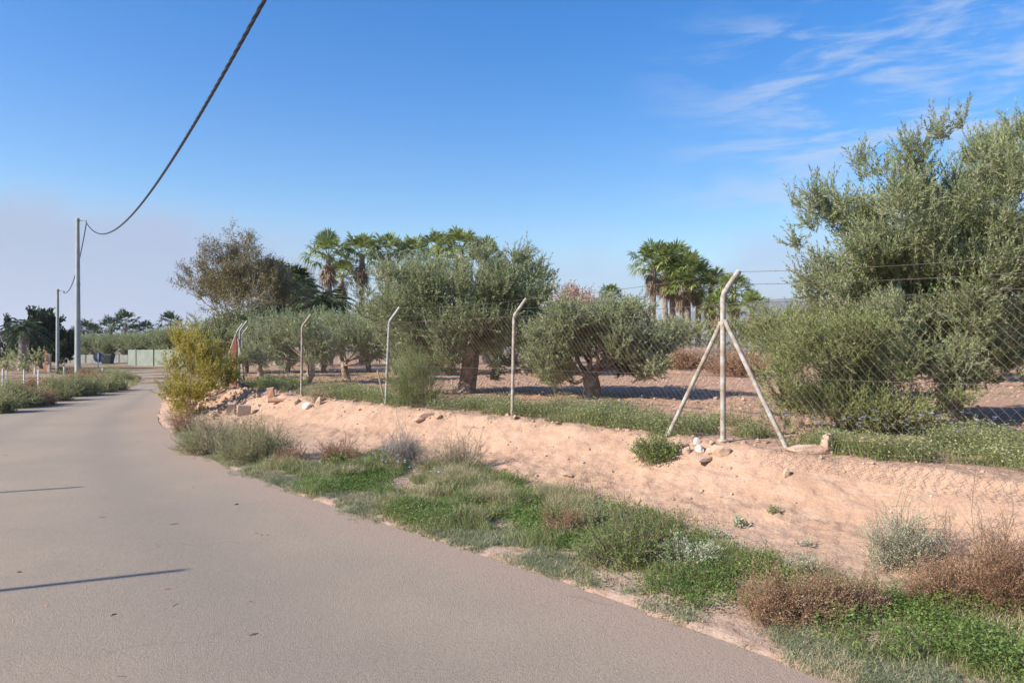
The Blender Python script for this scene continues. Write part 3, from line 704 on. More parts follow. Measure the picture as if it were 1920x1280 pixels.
def fillpoly(poly, N, r0, r1, seed, nsm=0, rs=16):
    g = np.random.default_rng(seed); pa = np.array(poly, float); lo, hi = pa.min(0), pa.max(0); o = []; cl = list(poly)+[poly[0]]
    for (cnt, a, c, f) in ((N, r0, r1, .75), (nsm, rs*.7, rs*1.3, .3)):
        k = 0; tries = 0
        while k < cnt and tries < 60000:
            tries += 1; p = g.uniform(lo, hi)[None]; r = g.uniform(a, c)
            if not inpoly(p[:, 0], p[:, 1], poly)[0]: continue
            d = segdist(p[:, 0], p[:, 1], cl)[0]
            if d < r*f or (cnt == nsm and nsm and a < r0*.8 and d > r*1.6): continue
            o.append((p[0, 0], p[0, 1], r)); k += 1
    return o
# the big olive at right, just behind the fence
bt = fillpoly([(1500, 410), (1535, 350), (1580, 320), (1605, 360), (1635, 370), (1640, 285), (1665, 262), (1720, 262), (1745, 290), (1760, 335), (1782, 320), (1792, 282), (1830, 300), (1855, 270), (1880, 235), (1930, 212), (2080, 212), (2150, 400), (2150, 700), (1960, 735), (1780, 735), (1640, 700), (1570, 620), (1545, 570), (1510, 500), (1530, 480), (1500, 445)], 110, 26, 54, 5, 50, 20)+[(1700, 690, 44), (1760, 700, 46), (1820, 690, 46), (1880, 700, 44), (1650, 660, 40), (1800, 640, 46)]
q = np.array([6.4, 10.9])
olive('olive_tree', q, (6.5, 10.8, 1.5), bt, 10.5, 1.1, .17, 'large leafy olive tree behind the fence at the right edge, tallest in view', M['olive_big'], 720, 24, .30, .062, .0145, 11, up=.6, stem=.0035, ctr=(6.6, 10.8, 2.6))
# the old olive behind the fence, centre
o1 = fillpoly([(632, 585), (650, 572), (692, 572), (690, 520), (725, 500), (790, 488), (850, 486), (895, 472), (915, 462), (935, 488), (960, 490), (980, 466), (1005, 488), (1032, 515), (1032, 555), (1010, 605), (1022, 670), (985, 712), (930, 715), (918, 690), (880, 668), (850, 715), (760, 722), (712, 650), (690, 610), (655, 605)], 56, 24, 46, 6, 50, 14)
olive('olive_tree', (-1.12, 17.0), (-.79, 17.1, 2.09), o1, 17.0, 1.4, .21, 'old gnarled olive tree with thick pale trunk in the middle, behind the fence', M['olive'], 430, 20, .30, .07, .018, 12, group=None, up=.45, stem=.005)
o2 = fillpoly([(985, 615), (1010, 588), (1060, 572), (1120, 570), (1190, 562), (1236, 595), (1252, 645), (1240, 700), (1200, 716), (1165, 700), (1145, 672), (1095, 672), (1080, 712), (1040, 722), (1000, 700), (985, 650)], 50, 20, 38, 7, 34, 13)
olive('olive_tree', (1.62, 15.6), (1.62, 15.65, 1.08), o2, 15.6, 1.1, .20, 'low round olive tree with dark hollow beneath, right of the old gnarled olive', M['olive'], 520, 20, .28, .07, .018, 13, up=.45, stem=.005)
o3 = [(505, 640, 32), (530, 625, 36), (570, 630, 38), (610, 640, 32), (560, 660, 34), (600, 672, 22), (520, 672, 22)]
olive('olive_tree', (P(578, 720, 21.8)[0], 21.8), (P(578, 672, 21.8)), o3, 21.8, 1.2, .15, 'small olive tree behind the second bent post from the far corner', M['olive'], 420, 18, .34, .08, .022, 14, up=.4, stem=.005)
o4 = [(610, 625, 28), (640, 615, 36), (680, 625, 38), (712, 640, 30), (650, 650, 32), (690, 665, 24), (725, 660, 20)]
olive('olive_tree', (P(657, 712, 24.6)[0], 24.6), (P(645, 678, 24.6)), o4, 24.6, 1.3, .13, 'small olive tree with leaning pale trunk left of the old gnarled olive', M['olive'], 380, 18, .36, .085, .024, 15, up=.4, stem=.005)
o5 = [(470, 640, 30), (490, 660, 26), (450, 625, 26), (505, 630, 20), (480, 612, 22)]
olive('olive_tree', (P(488, 708, 27)[0], 27), (P(488, 680, 27)), o5, 27, 1.3, .12, 'small olive tree just right of the far corner post', M['olive'], 340, 18, .38, .09, .026, 16, up=.4, stem=.005)
o6 = [(1455, 620, 36), (1490, 600, 40), (1530, 610, 40), (1470, 650, 40), (1520, 650, 40), (1560, 600, 40), (1440, 600, 18)]
olive('olive_tree', (P(1495, 735, 16)[0], 16), (P(1495, 690, 16)), o6, 16, 1.2, .13, 'olive tree half hidden at the left foot of the large right hand olive', M['mastic'], 480, 18, .34, .07, .018, 17, up=.4, stem=.005)
# olives farther back in the orchard: one prototype, copied
def olive_proto(label, seed, group):
    global rng
    save = rng; rng = np.random.default_rng(seed)
    o = empty('olive_tree', (0, 0, 0), label, 'olive tree', group)
    g = rng; cl = []
    for k in range(15):
        a = g.uniform(0, 6.28); rr = g.uniform(.2, 1.15); z = g.uniform(.75, 1.95)-.15*rr; cl.append((rr*math.cos(a), rr*math.sin(a), z, g.uniform(.38, .58)))
    cl = np.array(cl); b = MB(); trunk_and_limbs(b, np.zeros(3), np.array([.08, 0, .55]), cl[::3, :3], .11, seed, k=8, sub=1); b.build('trunk', M['bark'], o, smooth=True)
    b = MB(); clump_shoots(b, cl, 260, .4, 15, .10, .032, up=.4, center=np.array([0, 0, .9]), stem=.006); b.build('crown', [M['olive'], M['twig']], o); rng = save
    return o
GR = 'olive trees in rows deeper in the orchard'
proto = olive_proto('', 21, GR); proto2 = olive_proto('', 22, GR)
far = [(735, 704, 1.15, 'olive behind the old gnarled olive, on its left side'), (795, 700, 1.1, 'olive glimpsed under the left boughs of the old gnarled olive'), (930, 701, 1.1, 'olive in the second row right behind the fourth bent post'),
       (985, 704, 1.2, 'olive filling the gap between the old gnarled olive and the round one'), (1050, 699, 1.1, 'olive behind the left part of the round olive'), (540, 699, 1.1, 'back row olive behind the second bent post'),
       (610, 698, 1.2, 'back row olive between the two small front olives'), (690, 697, 1.2, 'back row olive behind the third bent post'), (460, 698, 1.2, 'back row olive behind the far corner'), (1140, 696, 1.25, 'olive far behind the round olive'),
       (850, 695, 1.4, 'olive far behind the thick pale trunk'), (1245, 694, 1.0, 'far olive at the left end of the dirt mound'), (1600, 712, 1.2, 'olive hidden behind the large right hand olive'), (1870, 716, 1.3, 'olive in the opening under the large right hand olive, at the edge'),
       (410, 700, 1.2, 'olive behind the yellow bush near the side fence'), (1755, 705, 1.3, 'olive seen through the large right hand olive low down')]
for k, (px, pb, s_, l) in enumerate(far):
    Yd = F*1.0/(pb-HZ); x = (px-960)/F*Yd; pr = proto if k % 2 == 0 else proto2
    if k < 2: o = pr; o.location = (x, Yd, hz(x, Yd)); o.scale = (s_,)*3; o['label'] = l; o.rotation_euler.z = k*1.3
    else: copy_tree(pr, (x, Yd, hz(x, Yd)), k*1.37, s_, l, GR)
G2 = 'olive hedge beyond the green screen fence'
hedge = [(135, 1.55), (158, 1.6), (182, 1.6), (207, 1.65), (232, 1.7), (256, 1.75), (282, 1.85), (306, 1.9), (335, 1.9)]
hl = ['leftmost tree of the distant olive hedge, right of the dark evergreen', 'distant hedge olive directly behind the near utility pole', 'distant hedge olive above the round road sign', 'distant hedge olive above the waste container',
      'distant hedge olive where the screen fence steps up', 'distant hedge olive above the left half of the tall screen', 'distant hedge olive above the right half of the tall screen', 'distant hedge olive just left of the yellow bush', 'distant hedge olive mostly behind the yellow bush']
for k, (px, s_) in enumerate(hedge):
    Yd = 92-k*1.2; x = (px-960)/F*Yd; copy_tree((proto, proto2)[k % 2], (x, Yd, .2), k*2.1, s_, hl[k], G2, sz=s_*.86)

# palms ---------------------------------------------------------------
def fan_leaf(b, org, d, pet, rad, nseg, mi, droop, g, arc=2.3):
    d = d/np.linalg.norm(d); side = np.cross(d, [0, 0, 1.]); side /= max(np.linalg.norm(side), .05); up = np.cross(side, d)
    hub = org+d*pet-np.array([0, 0, 1])*pet*.08
    b.add(*prisms(org[None], hub[None], .022, .014), mi)
    roll = g.uniform(-.5, .5); sx_ = side*math.cos(roll)+up*math.sin(roll)
    a = np.linspace(-arc, arc, nseg)/1.0+g.normal(size=nseg)*.03
    D = nrm(d*np.cos(a*.62)[:, None]+sx_*np.sin(a*.62)[:, None]+up*.12*np.cos(a*5)[:, None])
    L = rad*(1-.16*np.abs(a)/arc)*(.9+.2*g.random(nseg)); wv = rad*.05
    Sd = nrm(np.cross(D, up)); m1 = hub+D*(L*.6)[:, None]; tip = hub+D*L[:, None]*.95-np.array([0, 0, 1])*(droop*rad*(.35+.4*g.random(nseg)))[:, None]
    V = np.stack([hub+D*.02, m1+Sd*wv, tip, m1-Sd*wv], 1).reshape(-1, 3); b.add(V, np.arange(nseg*4).reshape(-1, 4), mi)
def washingtonia(label, H_, seed, group, rad=.85, pet=.75, nl=30, dead=34, skirt=1.0, r=.2, leaf='palm', name='fan_palm'):
    g = np.random.default_rng(seed); o = empty(name, (0, 0, 0), label, 'palm tree', group)
    b = MB(); zs = np.linspace(-.3, H_, 16); pts = np.stack([.05*np.sin(zs*.7+seed), .05*np.cos(zs*.5), zs], 1); rr = r*(1.15-.25*zs/H_); rr[0:2] *= 1.35
    add_tube(b, pts, rr, 12, 0, lump=.06, seed=seed); b.build('trunk', M['palmtrunk'], o, smooth=True)
    top = np.array([pts[-1][0], pts[-1][1], H_])
    b = MB()
    for k in range(nl):
        el_ = math.asin(min(1, -.25+1.25*((k+.5)/nl)**.8)); a = k*2.39996+g.uniform(-.2, .2)
        d = np.array([math.cos(a)*math.cos(el_), math.sin(a)*math.cos(el_), math.sin(el_)])
        fan_leaf(b, top+d*.08, d, pet*(.8+.4*g.random()), rad*(.85+.3*g.random()), 19, 0, .6-.35*math.sin(el_), g)
    b.build('crown', M[leaf], o)
    if dead:
        b = MB()
        for k in range(dead):
            a = g.uniform(0, 6.28); t = g.random(); d = np.array([math.cos(a)*.45, math.sin(a)*.45, -.9+.5*(1-t)*.4])
            fan_leaf(b, top-np.array([0, 0, .1+t*skirt]), d, .45, .6, 8, 0, .4, g)
        b.build('dead_skirt', M['deadpalm'], o)
    return o
def feather_palm(label, H_, seed, group, L=2.4, nf_=34, leaf='palmdark', r=.3):
    g = np.random.default_rng(seed); o = empty('feather_palm', (0, 0, 0), label, 'palm tree', group)
    b = MB(); zs = np.linspace(-.3, H_, 8); add_tube(b, np.stack([0*zs, 0*zs, zs], 1), r*np.linspace(1.2, 1, 8), 12, 0, lump=.1, seed=seed); b.build('trunk', M['palmtrunk'], o, smooth=True)
    b = MB(); top = np.array([0, 0, H_])
    for k in range(nf_):
        el_ = math.asin(-.1+1.05*((k+.5)/nf_)); a = k*2.39996; d = np.array([math.cos(a)*math.cos(el_), math.sin(a)*math.cos(el_), math.sin(el_)])
        t = np.linspace(0, 1, 14)[:, None]; c = top+d*L*t-np.array([0, 0, 1.])*L*.75*t**2.0*(1-.3*math.sin(el_)); b.add(*prisms(c[:-1], c[1:], .02, .015), 0)
        T = nrm(np.gradient(c, axis=0)); Sd = nrm(np.cross(T, [0, 0, 1.])); tt = np.repeat(np.arange(1, 14), 2); of = np.tile([0, .5], 13)
        pos = c[tt]+(c[np.minimum(tt+1, 13)]-c[tt])*of[:, None]
        for s_ in (-1, 1):
            ax = nrm(T[tt]*.7+s_*Sd[tt]*.9-np.array([0, 0, .35])+g.normal(size=(26, 3))*.08); leaves(b, pos, ax, L*.21*np.sin(np.linspace(.5, 2.9, 26)), L*.028, 0)
    b.build('crown', M[leaf], o); return o
def setp(o, px, ptop, Yd, H_, s_, zt=None, pet=1.3):
    """place so that the crown centre stands at (px,ptop) when seen from the road"""
    q = P(px, ptop, Yd); o.location = (q[0], Yd, q[2]-H_*s_); o.scale = (s_,)*3
GP = 'fan palms standing behind the old olive'; GQ = 'cluster of tall fan palms at centre right'; GL = 'distant fan palms over the olive hedge'
wA = washingtonia('', 8.0, 31, GP, rad=.95, pet=.85, nl=24); wB = washingtonia('', 8.0, 32, GP, rad=1.0, pet=.85, nl=26, dead=44, skirt=1.4)
pl = [(617, 482, 48, 1.05, 'leftmost fan palm behind the old olive, with full round crown'), (678, 480, 50, 1.0, 'second fan palm from the left behind the old olive'), (727, 475, 52, .95, 'third fan palm from the left, small spiky crown above the old olive'),
      (771, 478, 54, .92, 'fourth fan palm from the left above the old olive'), (820, 470, 52, 1.0, 'fan palm over the middle of the old olive'), (866, 473, 50, 1.1, 'fan palm right of the middle above the old olive, crown hanging low'), (912, 488, 52, 1.0, 'rightmost fan palm behind the old olive, partly covered by its leaves'), (640, 520, 55, .9, 'lower fan palm between the two leftmost tall ones')]
used = [False, False]
def place_palm(i, px, py, Yd, s_, l, grp, k):
    py += 0 if grp == GP else 3; s_ *= 1.0 if grp == GP else .90
    pr = (wA, wB)[i]
    q = P(px, py, Yd); z = q[2]-8.0*s_
    if not used[i]: used[i] = True; o = pr; o.location = (q[0], Yd, z); o.scale = (s_,)*3; o.rotation_euler.z = k*1.1; o['label'] = l; o['group'] = grp
    else: copy_tree(pr, (q[0], Yd, z), k*1.1, s_, l, grp)
for k, (px, py, Yd, s_, l) in enumerate(pl): place_palm(k % 2, px, py, Yd, s_, l, GP, k)
pr_ = [(1224, 495, 46, 1.12, 'leftmost tall palm of the centre right cluster, brightest crown with long dead skirt'), (1262, 492, 47, 1.1, 'second palm of the centre right cluster, crown as high as the leftmost'), (1248, 510, 49, 1.0, 'palm tucked between the two tallest of the centre right cluster'),
       (1290, 508, 46, 1.0, 'middle palm of the centre right cluster'), (1308, 524, 48, 1.0, 'shaded palm right of the middle of the cluster'), (1332, 540, 46, .95, 'low shaded palm on the right side of the cluster'), (1278, 535, 45, .9, 'short palm inside the cluster showing its trunk'),
       (1377, 542, 44, .8, 'separate palm behind the top of the braced post'), (1412, 575, 42, .72, 'small low palm right of the braced post'), (1145, 552, 50, .62, 'small lone palm poking over the round olive'), (1345, 575, 44, .8, 'lowest palm at the right foot of the cluster')]
for k, (px, py, Yd, s_, l) in enumerate(pr_): place_palm(k % 2, px, py, Yd, s_, l, GQ, k+3)
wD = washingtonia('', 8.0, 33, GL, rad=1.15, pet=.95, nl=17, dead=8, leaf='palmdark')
pf = [(163, 622, 105, 1.1, 'distant palm just right of the near utility pole'), (172, 628, 112, 1.0, 'distant palm behind the one right of the near pole'), (208, 615, 105, 1.1, 'distant palm left of the tallest one over the hedge'), (236, 608, 102, 1.25, 'tallest distant palm over the olive hedge'),
      (272, 622, 108, 1.0, 'small round distant palm over the hedge'), (318, 607, 96, 1.0, 'distant palm at the left edge of the bare branched tree'), (247, 625, 104, .8, 'low distant palm under the tallest one'), (143, 630, 108, .9, 'distant palm just left of the near pole')]
for k, (px, py, Yd, s_, l) in enumerate(pf):
    q = P(px, py, Yd); z = q[2]-8*s_
    if k == 0: wD.location = (q[0], Yd, z); wD.scale = (s_,)*3; wD['label'] = l
    else: copy_tree(wD, (q[0], Yd, z), k*1.3, s_, l, GL)
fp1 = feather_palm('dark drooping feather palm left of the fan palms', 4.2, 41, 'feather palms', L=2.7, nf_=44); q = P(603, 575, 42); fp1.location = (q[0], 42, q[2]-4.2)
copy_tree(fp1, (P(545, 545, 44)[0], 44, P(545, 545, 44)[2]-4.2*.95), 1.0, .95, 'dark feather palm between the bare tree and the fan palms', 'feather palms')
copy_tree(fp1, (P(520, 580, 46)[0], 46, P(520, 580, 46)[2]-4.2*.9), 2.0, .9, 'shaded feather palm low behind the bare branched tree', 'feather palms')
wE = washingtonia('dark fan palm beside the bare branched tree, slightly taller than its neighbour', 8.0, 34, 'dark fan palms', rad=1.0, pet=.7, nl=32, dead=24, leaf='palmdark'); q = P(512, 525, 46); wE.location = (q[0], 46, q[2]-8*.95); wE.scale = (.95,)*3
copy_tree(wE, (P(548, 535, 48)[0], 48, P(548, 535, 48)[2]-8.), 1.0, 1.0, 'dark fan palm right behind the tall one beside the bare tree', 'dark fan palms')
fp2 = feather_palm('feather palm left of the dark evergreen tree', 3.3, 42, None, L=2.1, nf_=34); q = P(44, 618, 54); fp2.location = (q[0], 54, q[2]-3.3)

# generic massed tree ----------------------------------------------------
def leafy(name, label, cat, px, pb, rows, Y0, dy, leafm, per, K, Ls, lL, lW, seed, r0=.12, sub=2, group=None, up=.2, barkm='twig', zb=None, flat=.8, stem=.006, spread=1.0, nl=8, pt='trunk'):
    global rng
    save = rng; rng = np.random.default_rng(seed)
    x = (px-960)/F*Y0; z = hz(x, Y0) if zb is None else zb; base = np.array([x, Y0, z])
    o = empty(name, tuple(base), label, cat, group); cl = pxcl(rows, Y0, dy, seed, sub); cl[:, :3] -= base
    b = MB(); idx = np.linspace(0, len(cl)-1, min(nl, len(cl))).astype(int); top = cl[idx, :3]
    fk = np.array([0, 0, max(.15, cl[:, 2].min()*.9)]) if pt == 'trunk' else np.array([0, 0, .05])
    trunk_and_limbs(b, np.zeros(3), fk, top, r0, seed, k=8); b.build(pt, M[barkm], o, smooth=True)
    b = MB(); c = cl[:, :3].mean(0); c[2] -= .3
    clump_shoots(b, cl, per, Ls, K, lL, lW, up=up, center=c, stem=stem, flat=flat, spread=spread)
    b.build('crown', [leafm, M[barkm]], o); rng = save; return o
leafy('evergreen_tree', 'dense dark evergreen tree with pointed top behind the farther utility pole', 'tree', 76, 690, [(72, 600, 16), (60, 625, 20), (85, 615, 20), (98, 640, 22), (70, 650, 24), (48, 650, 18), (90, 665, 20), (112, 650, 18), (122, 655, 12), (118, 635, 10), (75, 588, 8), (98, 600, 9), (60, 600, 10), (108, 670, 12)], 60, 1.2, M['darkleaf'], 150, 12, .40, .22, .14, 51, r0=.18, sub=3, up=.5, zb=0)
leafy('cypress', 'slim pointed dark cypress near the left edge', 'tree', 14, 690, [(14, 604, 3), (14, 614, 4.5), (14, 626, 6), (14, 640, 7), (14, 655, 8), (14, 668, 8)], 62, .25, M['cypress'], 60, 10, .4, .2, .1, 52, r0=.1, sub=3, up=1.4, zb=0)
leafy('cypress', 'dark evergreen cut by the left edge of the photo, beside the cypress', 'tree', -4, 690, [(-2, 625, 7), (-4, 645, 9), (-6, 665, 10)], 60, .3, M['cypress'], 60, 10, .4, .2, .1, 53, r0=.1, sub=3, up=.8, zb=0)
leafy('field_bush', 'large olive brown bush in the left field under the dark evergreen', 'bush', 55, 696, [(42, 668, 13), (58, 662, 13), (70, 672, 12), (50, 682, 12), (66, 686, 10), (36, 684, 9)], 50, .8, M['broom'], 45, 12, .35, .16, .06, 54, r0=.05, zb=0, pt='stem')
leafy('field_bush', 'low mixed bush at the left edge of the field', 'bush', 10, 700, [(4, 672, 9), (16, 682, 9), (2, 688, 9), (22, 690, 8), (28, 672, 6)], 48, .8, M['broom'], 45, 12, .35, .14, .06, 55, r0=.04, zb=0, pt='stem')
leafy('field_bush', 'narrow green bush at the foot of the farther utility pole', 'bush', 112, 704, [(112, 690, 5), (111, 680, 4), (114, 697, 6)], 46, .3, M['darkleaf'], 90, 10, .25, .1, .05, 56, r0=.03, zb=0, pt='stem')
for k, (px, l) in enumerate([(1215, 'clipped green hedge bush below the palm cluster, left end'), (1270, 'hedge bush directly below the palm trunks'), (1325, 'hedge bush right below the shaded palms'), (1380, 'hedge bush behind the braced post'), (1430, 'hedge bush right of the braced post')]):
    leafy('hedge_bush', l, 'bush', px, 665, [(px-18, 622, 20), (px+8, 618, 22), (px+20, 628, 20), (px-5, 640, 20), (px+14, 645, 18), (px, 608, 12)], 40, 1.0, M['mastic'] if k in (1, 3) else M['broom'], 34, 12, .45, .17, .06, 60+k, r0=.06, zb=.6, group='hedge below the palm cluster', pt='stem')
# thin autumn tree with bare branches
def bare_tree(name, label, cat, px, pb, Yd, H_, seed, leafm, nleaf, spread=.5, r0=.16, depth=5, zb=None, lean=0., barkm='greytwig', lL=.12, wide=1.0):
    g = np.random.default_rng(seed); x = (px-960)/F*Yd; z = hz(x, Yd) if zb is None else zb; o = empty(name, (x, Yd, z), label, cat)
    A = []; B = []; R0 = []; R1 = []; tips = []
    def rec(p, d, L, r, dep):
        ns = 3; q = p
        for s_ in range(ns):
            d = nrm(d+g.normal(size=3)*.13+np.array([0, 0, .05])); e = q+d*L/ns; A.append(q); B.append(e); R0.append(r*(1-.12*s_)); R1.append(r*(1-.12*(s_+1))); 
            q = e
            if dep <= 3: tips.append((q, d, dep))
            if dep < depth and s_ > 0 and g.random() < .5:
                rec(q, nrm(d+g.normal(size=3)*spread*1.1), L*.6, r*.45, dep-1 if dep > 0 else 0) if dep > 0 else None
        if dep > 0:
            for c in range(g.integers(2, 4)):
                dd = nrm(d+g.normal(size=3)*spread*np.array([wide, wide, .6])); rec(q, dd, L*g.uniform(.62, .85), r*.62, dep-1)
    for tr in range(3):
        rec(np.array([g.normal()*.1, g.normal()*.1, -.1]), nrm(np.array([lean+(tr-1)*.35*wide, g.normal()*.2, 1.])), H_*.24, r0*(1 if tr == 1 else .7), depth)
    A = np.array(A); B = np.array(B)
    sc_ = H_/B[:, 2].max(); A = A*sc_; B = B*sc_
    b = MB(); b.add(*prisms(A, B, np.maximum(np.array(R0), .006), np.maximum(np.array(R1), .005), 5)); b.build('trunk', M[barkm], o, smooth=True)
    if nleaf:
        b = MB(); tp = np.array([t[0] for t in tips])*sc_; td = np.array([t[1] for t in tips]); k = g.integers(0, len(tp), nleaf)
        ax = nrm(td[k]+g.normal(size=(nleaf, 3))*.8); leaves(b, tp[k]+g.normal(size=(nleaf, 3))*.09, ax, lL*(.6+.8*g.random(nleaf)), lL*.35); b.build('crown', leafm, o)
    return o
bare_tree('autumn_tree', 'tall thin leaved autumn tree with bare brown branches left of the palms', 'tree', 436, 700, 34, 6.75, 71, M['sparse'], 46000, spread=.50, r0=.13, depth=6, zb=.3, lean=-.05, wide=.9, lL=.10).scale = (.84, .84, 1.07)
bare_tree('bare_tree', 'leafless pinkish grey tree between the dark palms and the leftmost fan palm', 'tree', 578, 700, 60, 9.3, 72, M['drygrey'], 0, spread=.28, r0=.10, depth=5, zb=0, wide=.5)
bare_tree('autumn_tree', 'small reddish tree top just right of the old gnarled olive', 'tree', 1050, 700, 50, 5.9, 73, M['pinktwig'], 5000, spread=.4, r0=.09, depth=5, zb=.3, wide=.7, lL=.16)
bare_tree('autumn_tree', 'smaller reddish tree top above the round olive', 'tree', 1078, 700, 52, 5.7, 74, M['pinktwig'], 3500, spread=.35, r0=.09, depth=4, zb=.3, wide=.5, lL=.16)
leafy('understory_tree', 'grey green leafy tree low under the bare branched tree', 'tree', 395, 700, [(345, 612, 22), (375, 600, 24), (410, 610, 26), (440, 600, 24), (390, 630, 26), (430, 640, 24), (465, 605, 20)], 32, 1.2, M['broom'], 50, 12, .4, .12, .035, 75, r0=.08, zb=.3)

# yellow roadside bush
leafy('yellow_bush', 'tall yellow leaved bush at the road edge in front of the far corner', 'bush', 352, 787, [(345, 650, 26), (375, 660, 24), (330, 680, 22), (360, 700, 34), (325, 715, 18), (395, 690, 24), (340, 740, 26), (330, 765, 20), (370, 745, 22), (350, 775, 20), (372, 632, 14), (335, 632, 12), (400, 665, 14), (388, 720, 20), (318, 745, 10)], 17.2, .45, M['yellow'], 480, 16, .30, .075, .022, 81, r0=.035, up=.8, pt='stem', sub=2, stem=.004)
leafy('green_bush', 'darker green and yellow bush between the yellow bush and the corner post', 'bush', 415, 752, [(405, 690, 26), (430, 680, 20), (425, 710, 24), (400, 725, 22), (385, 740, 18)], 19.0, .45, M['yellowgreen'], 420, 16, .28, .075, .02, 82, r0=.03, up=.5, pt='stem', sub=2, stem=.004, zb=.1)
leafy('mastic_bush', 'dense yellow green bush filling the fence foot under the large right hand olive', 'bush', 1610, 832, fillpoly([(1432, 640), (1500, 600), (1590, 590), (1700, 670), (1790, 735), (1800, 800), (1750, 836), (1490, 836), (1450, 790), (1436, 710)], 42, 24, 46, 8, 24, 14), 9.3, .5, M['mastic'], 1000, 18, .26, .045, .012, 83, r0=.035, up=.5, pt='stem', sub=2, stem=.003)
leafy('fence_weed', 'bright green feathery weed growing through the fence at the third bent post', 'weed', 772, 782, [(770, 700, 30), (800, 715, 26), (745, 720, 22), (770, 735, 34), (745, 750, 26), (800, 745, 26), (765, 765, 24), (790, 690, 18)], 13.0, .25, M['weed'], 620, 18, .28, .05, .007, 84, r0=.012, up=.9, pt='stem', sub=2, stem=.003)

# ------------------------------------------------------------------ shrubs, weeds, grass
def ground_at(px, py):
    """first point on the terrain along the line of sight through (px,py)"""
    Yt = np.linspace(3.0, 60, 1400); x = (px-960)/F*Yt; z = CH+(HZ-py)/F*Yt
    d = z-height(x, Yt); k = np.argmax(d < 0); return x[k], Yt[k], float(height(x[k], Yt[k])[0])
def shrub(name, label, cat, px, pb, wpx, hpx, leafm, nst=60, ntw=7, K=7, lL=.03, lW=.008, seed=0, stemr=.003, group=None, dome=.55, tw=.32, up=.15, base=.62, tangle=.95, lean=0.0, stemm='twig', leaf_on=1.0, depth=.8, spread=1.0):
    global rng
    save = rng; rng = np.random.default_rng(seed*13+5); x, y, z = ground_at(px, pb); s_ = y/F
    wm, hm = wpx*s_/2, hpx*s_; o = empty(name, (x, y, z), label, cat, group)
    a = rng.uniform(0, 2*math.pi, nst); r = np.sqrt(rng.random(nst)); ex, ey = np.cos(a)*r, np.sin(a)*r*depth
    hh_ = hm*(1-dome*r*r)*rng.uniform(.25, 1.18, nst)*(1+.4*np.sin(ex*5+seed)*np.cos(ey*4))
    p0 = np.stack([ex*wm*base, ey*wm*base, np.full(nst, -.02)], 1)+rng.normal(size=(nst, 3))*wm*.08
    for q in range(2): pass
    p0[:, 2] = height(p0[:, 0]+x, p0[:, 1]+y)-z-.01
    hh_ = hh_*.92; p2 = np.stack([ex*wm*1.08+lean*hh_, ey*wm, hh_], 1); p2[:, 2] += p0[:, 2]*.5
    p1 = p0*.5+p2*.5+np.stack([-ex*wm*.12, -ey*wm*.12, hh_*.10], 1)+rng.normal(size=(nst, 3))*.10*hm
    b = MB(); b.add(*prisms(p0, p1, stemr*1.3, stemr), 0); b.add(*prisms(p1, p2, stemr, stemr*.5), 0); b.build('stem', M[stemm], o)
    t = rng.uniform(.15, 1.0, (nst, ntw))[..., None]
    pp = (1-t)**2*p0[:, None]+2*t*(1-t)*(p1*1.0)[:, None]+t*t*p2[:, None]; T = nrm(2*(1-t)*(p1-p0)[:, None]+2*t*(p2-p1)[:, None])
    D = nrm(T+rng.normal(size=T.shape)*tangle).reshape(-1, 3); b = MB()
    shoots(b, pp.reshape(-1, 3), D, tw*hm*(.5+.8*rng.random(len(D))), K, lL*leaf_on, lW, up=up, stem=stemr*.6, spread=spread)
    b.build('foliage', [leafm, M[stemm]], o); rng = save; return o
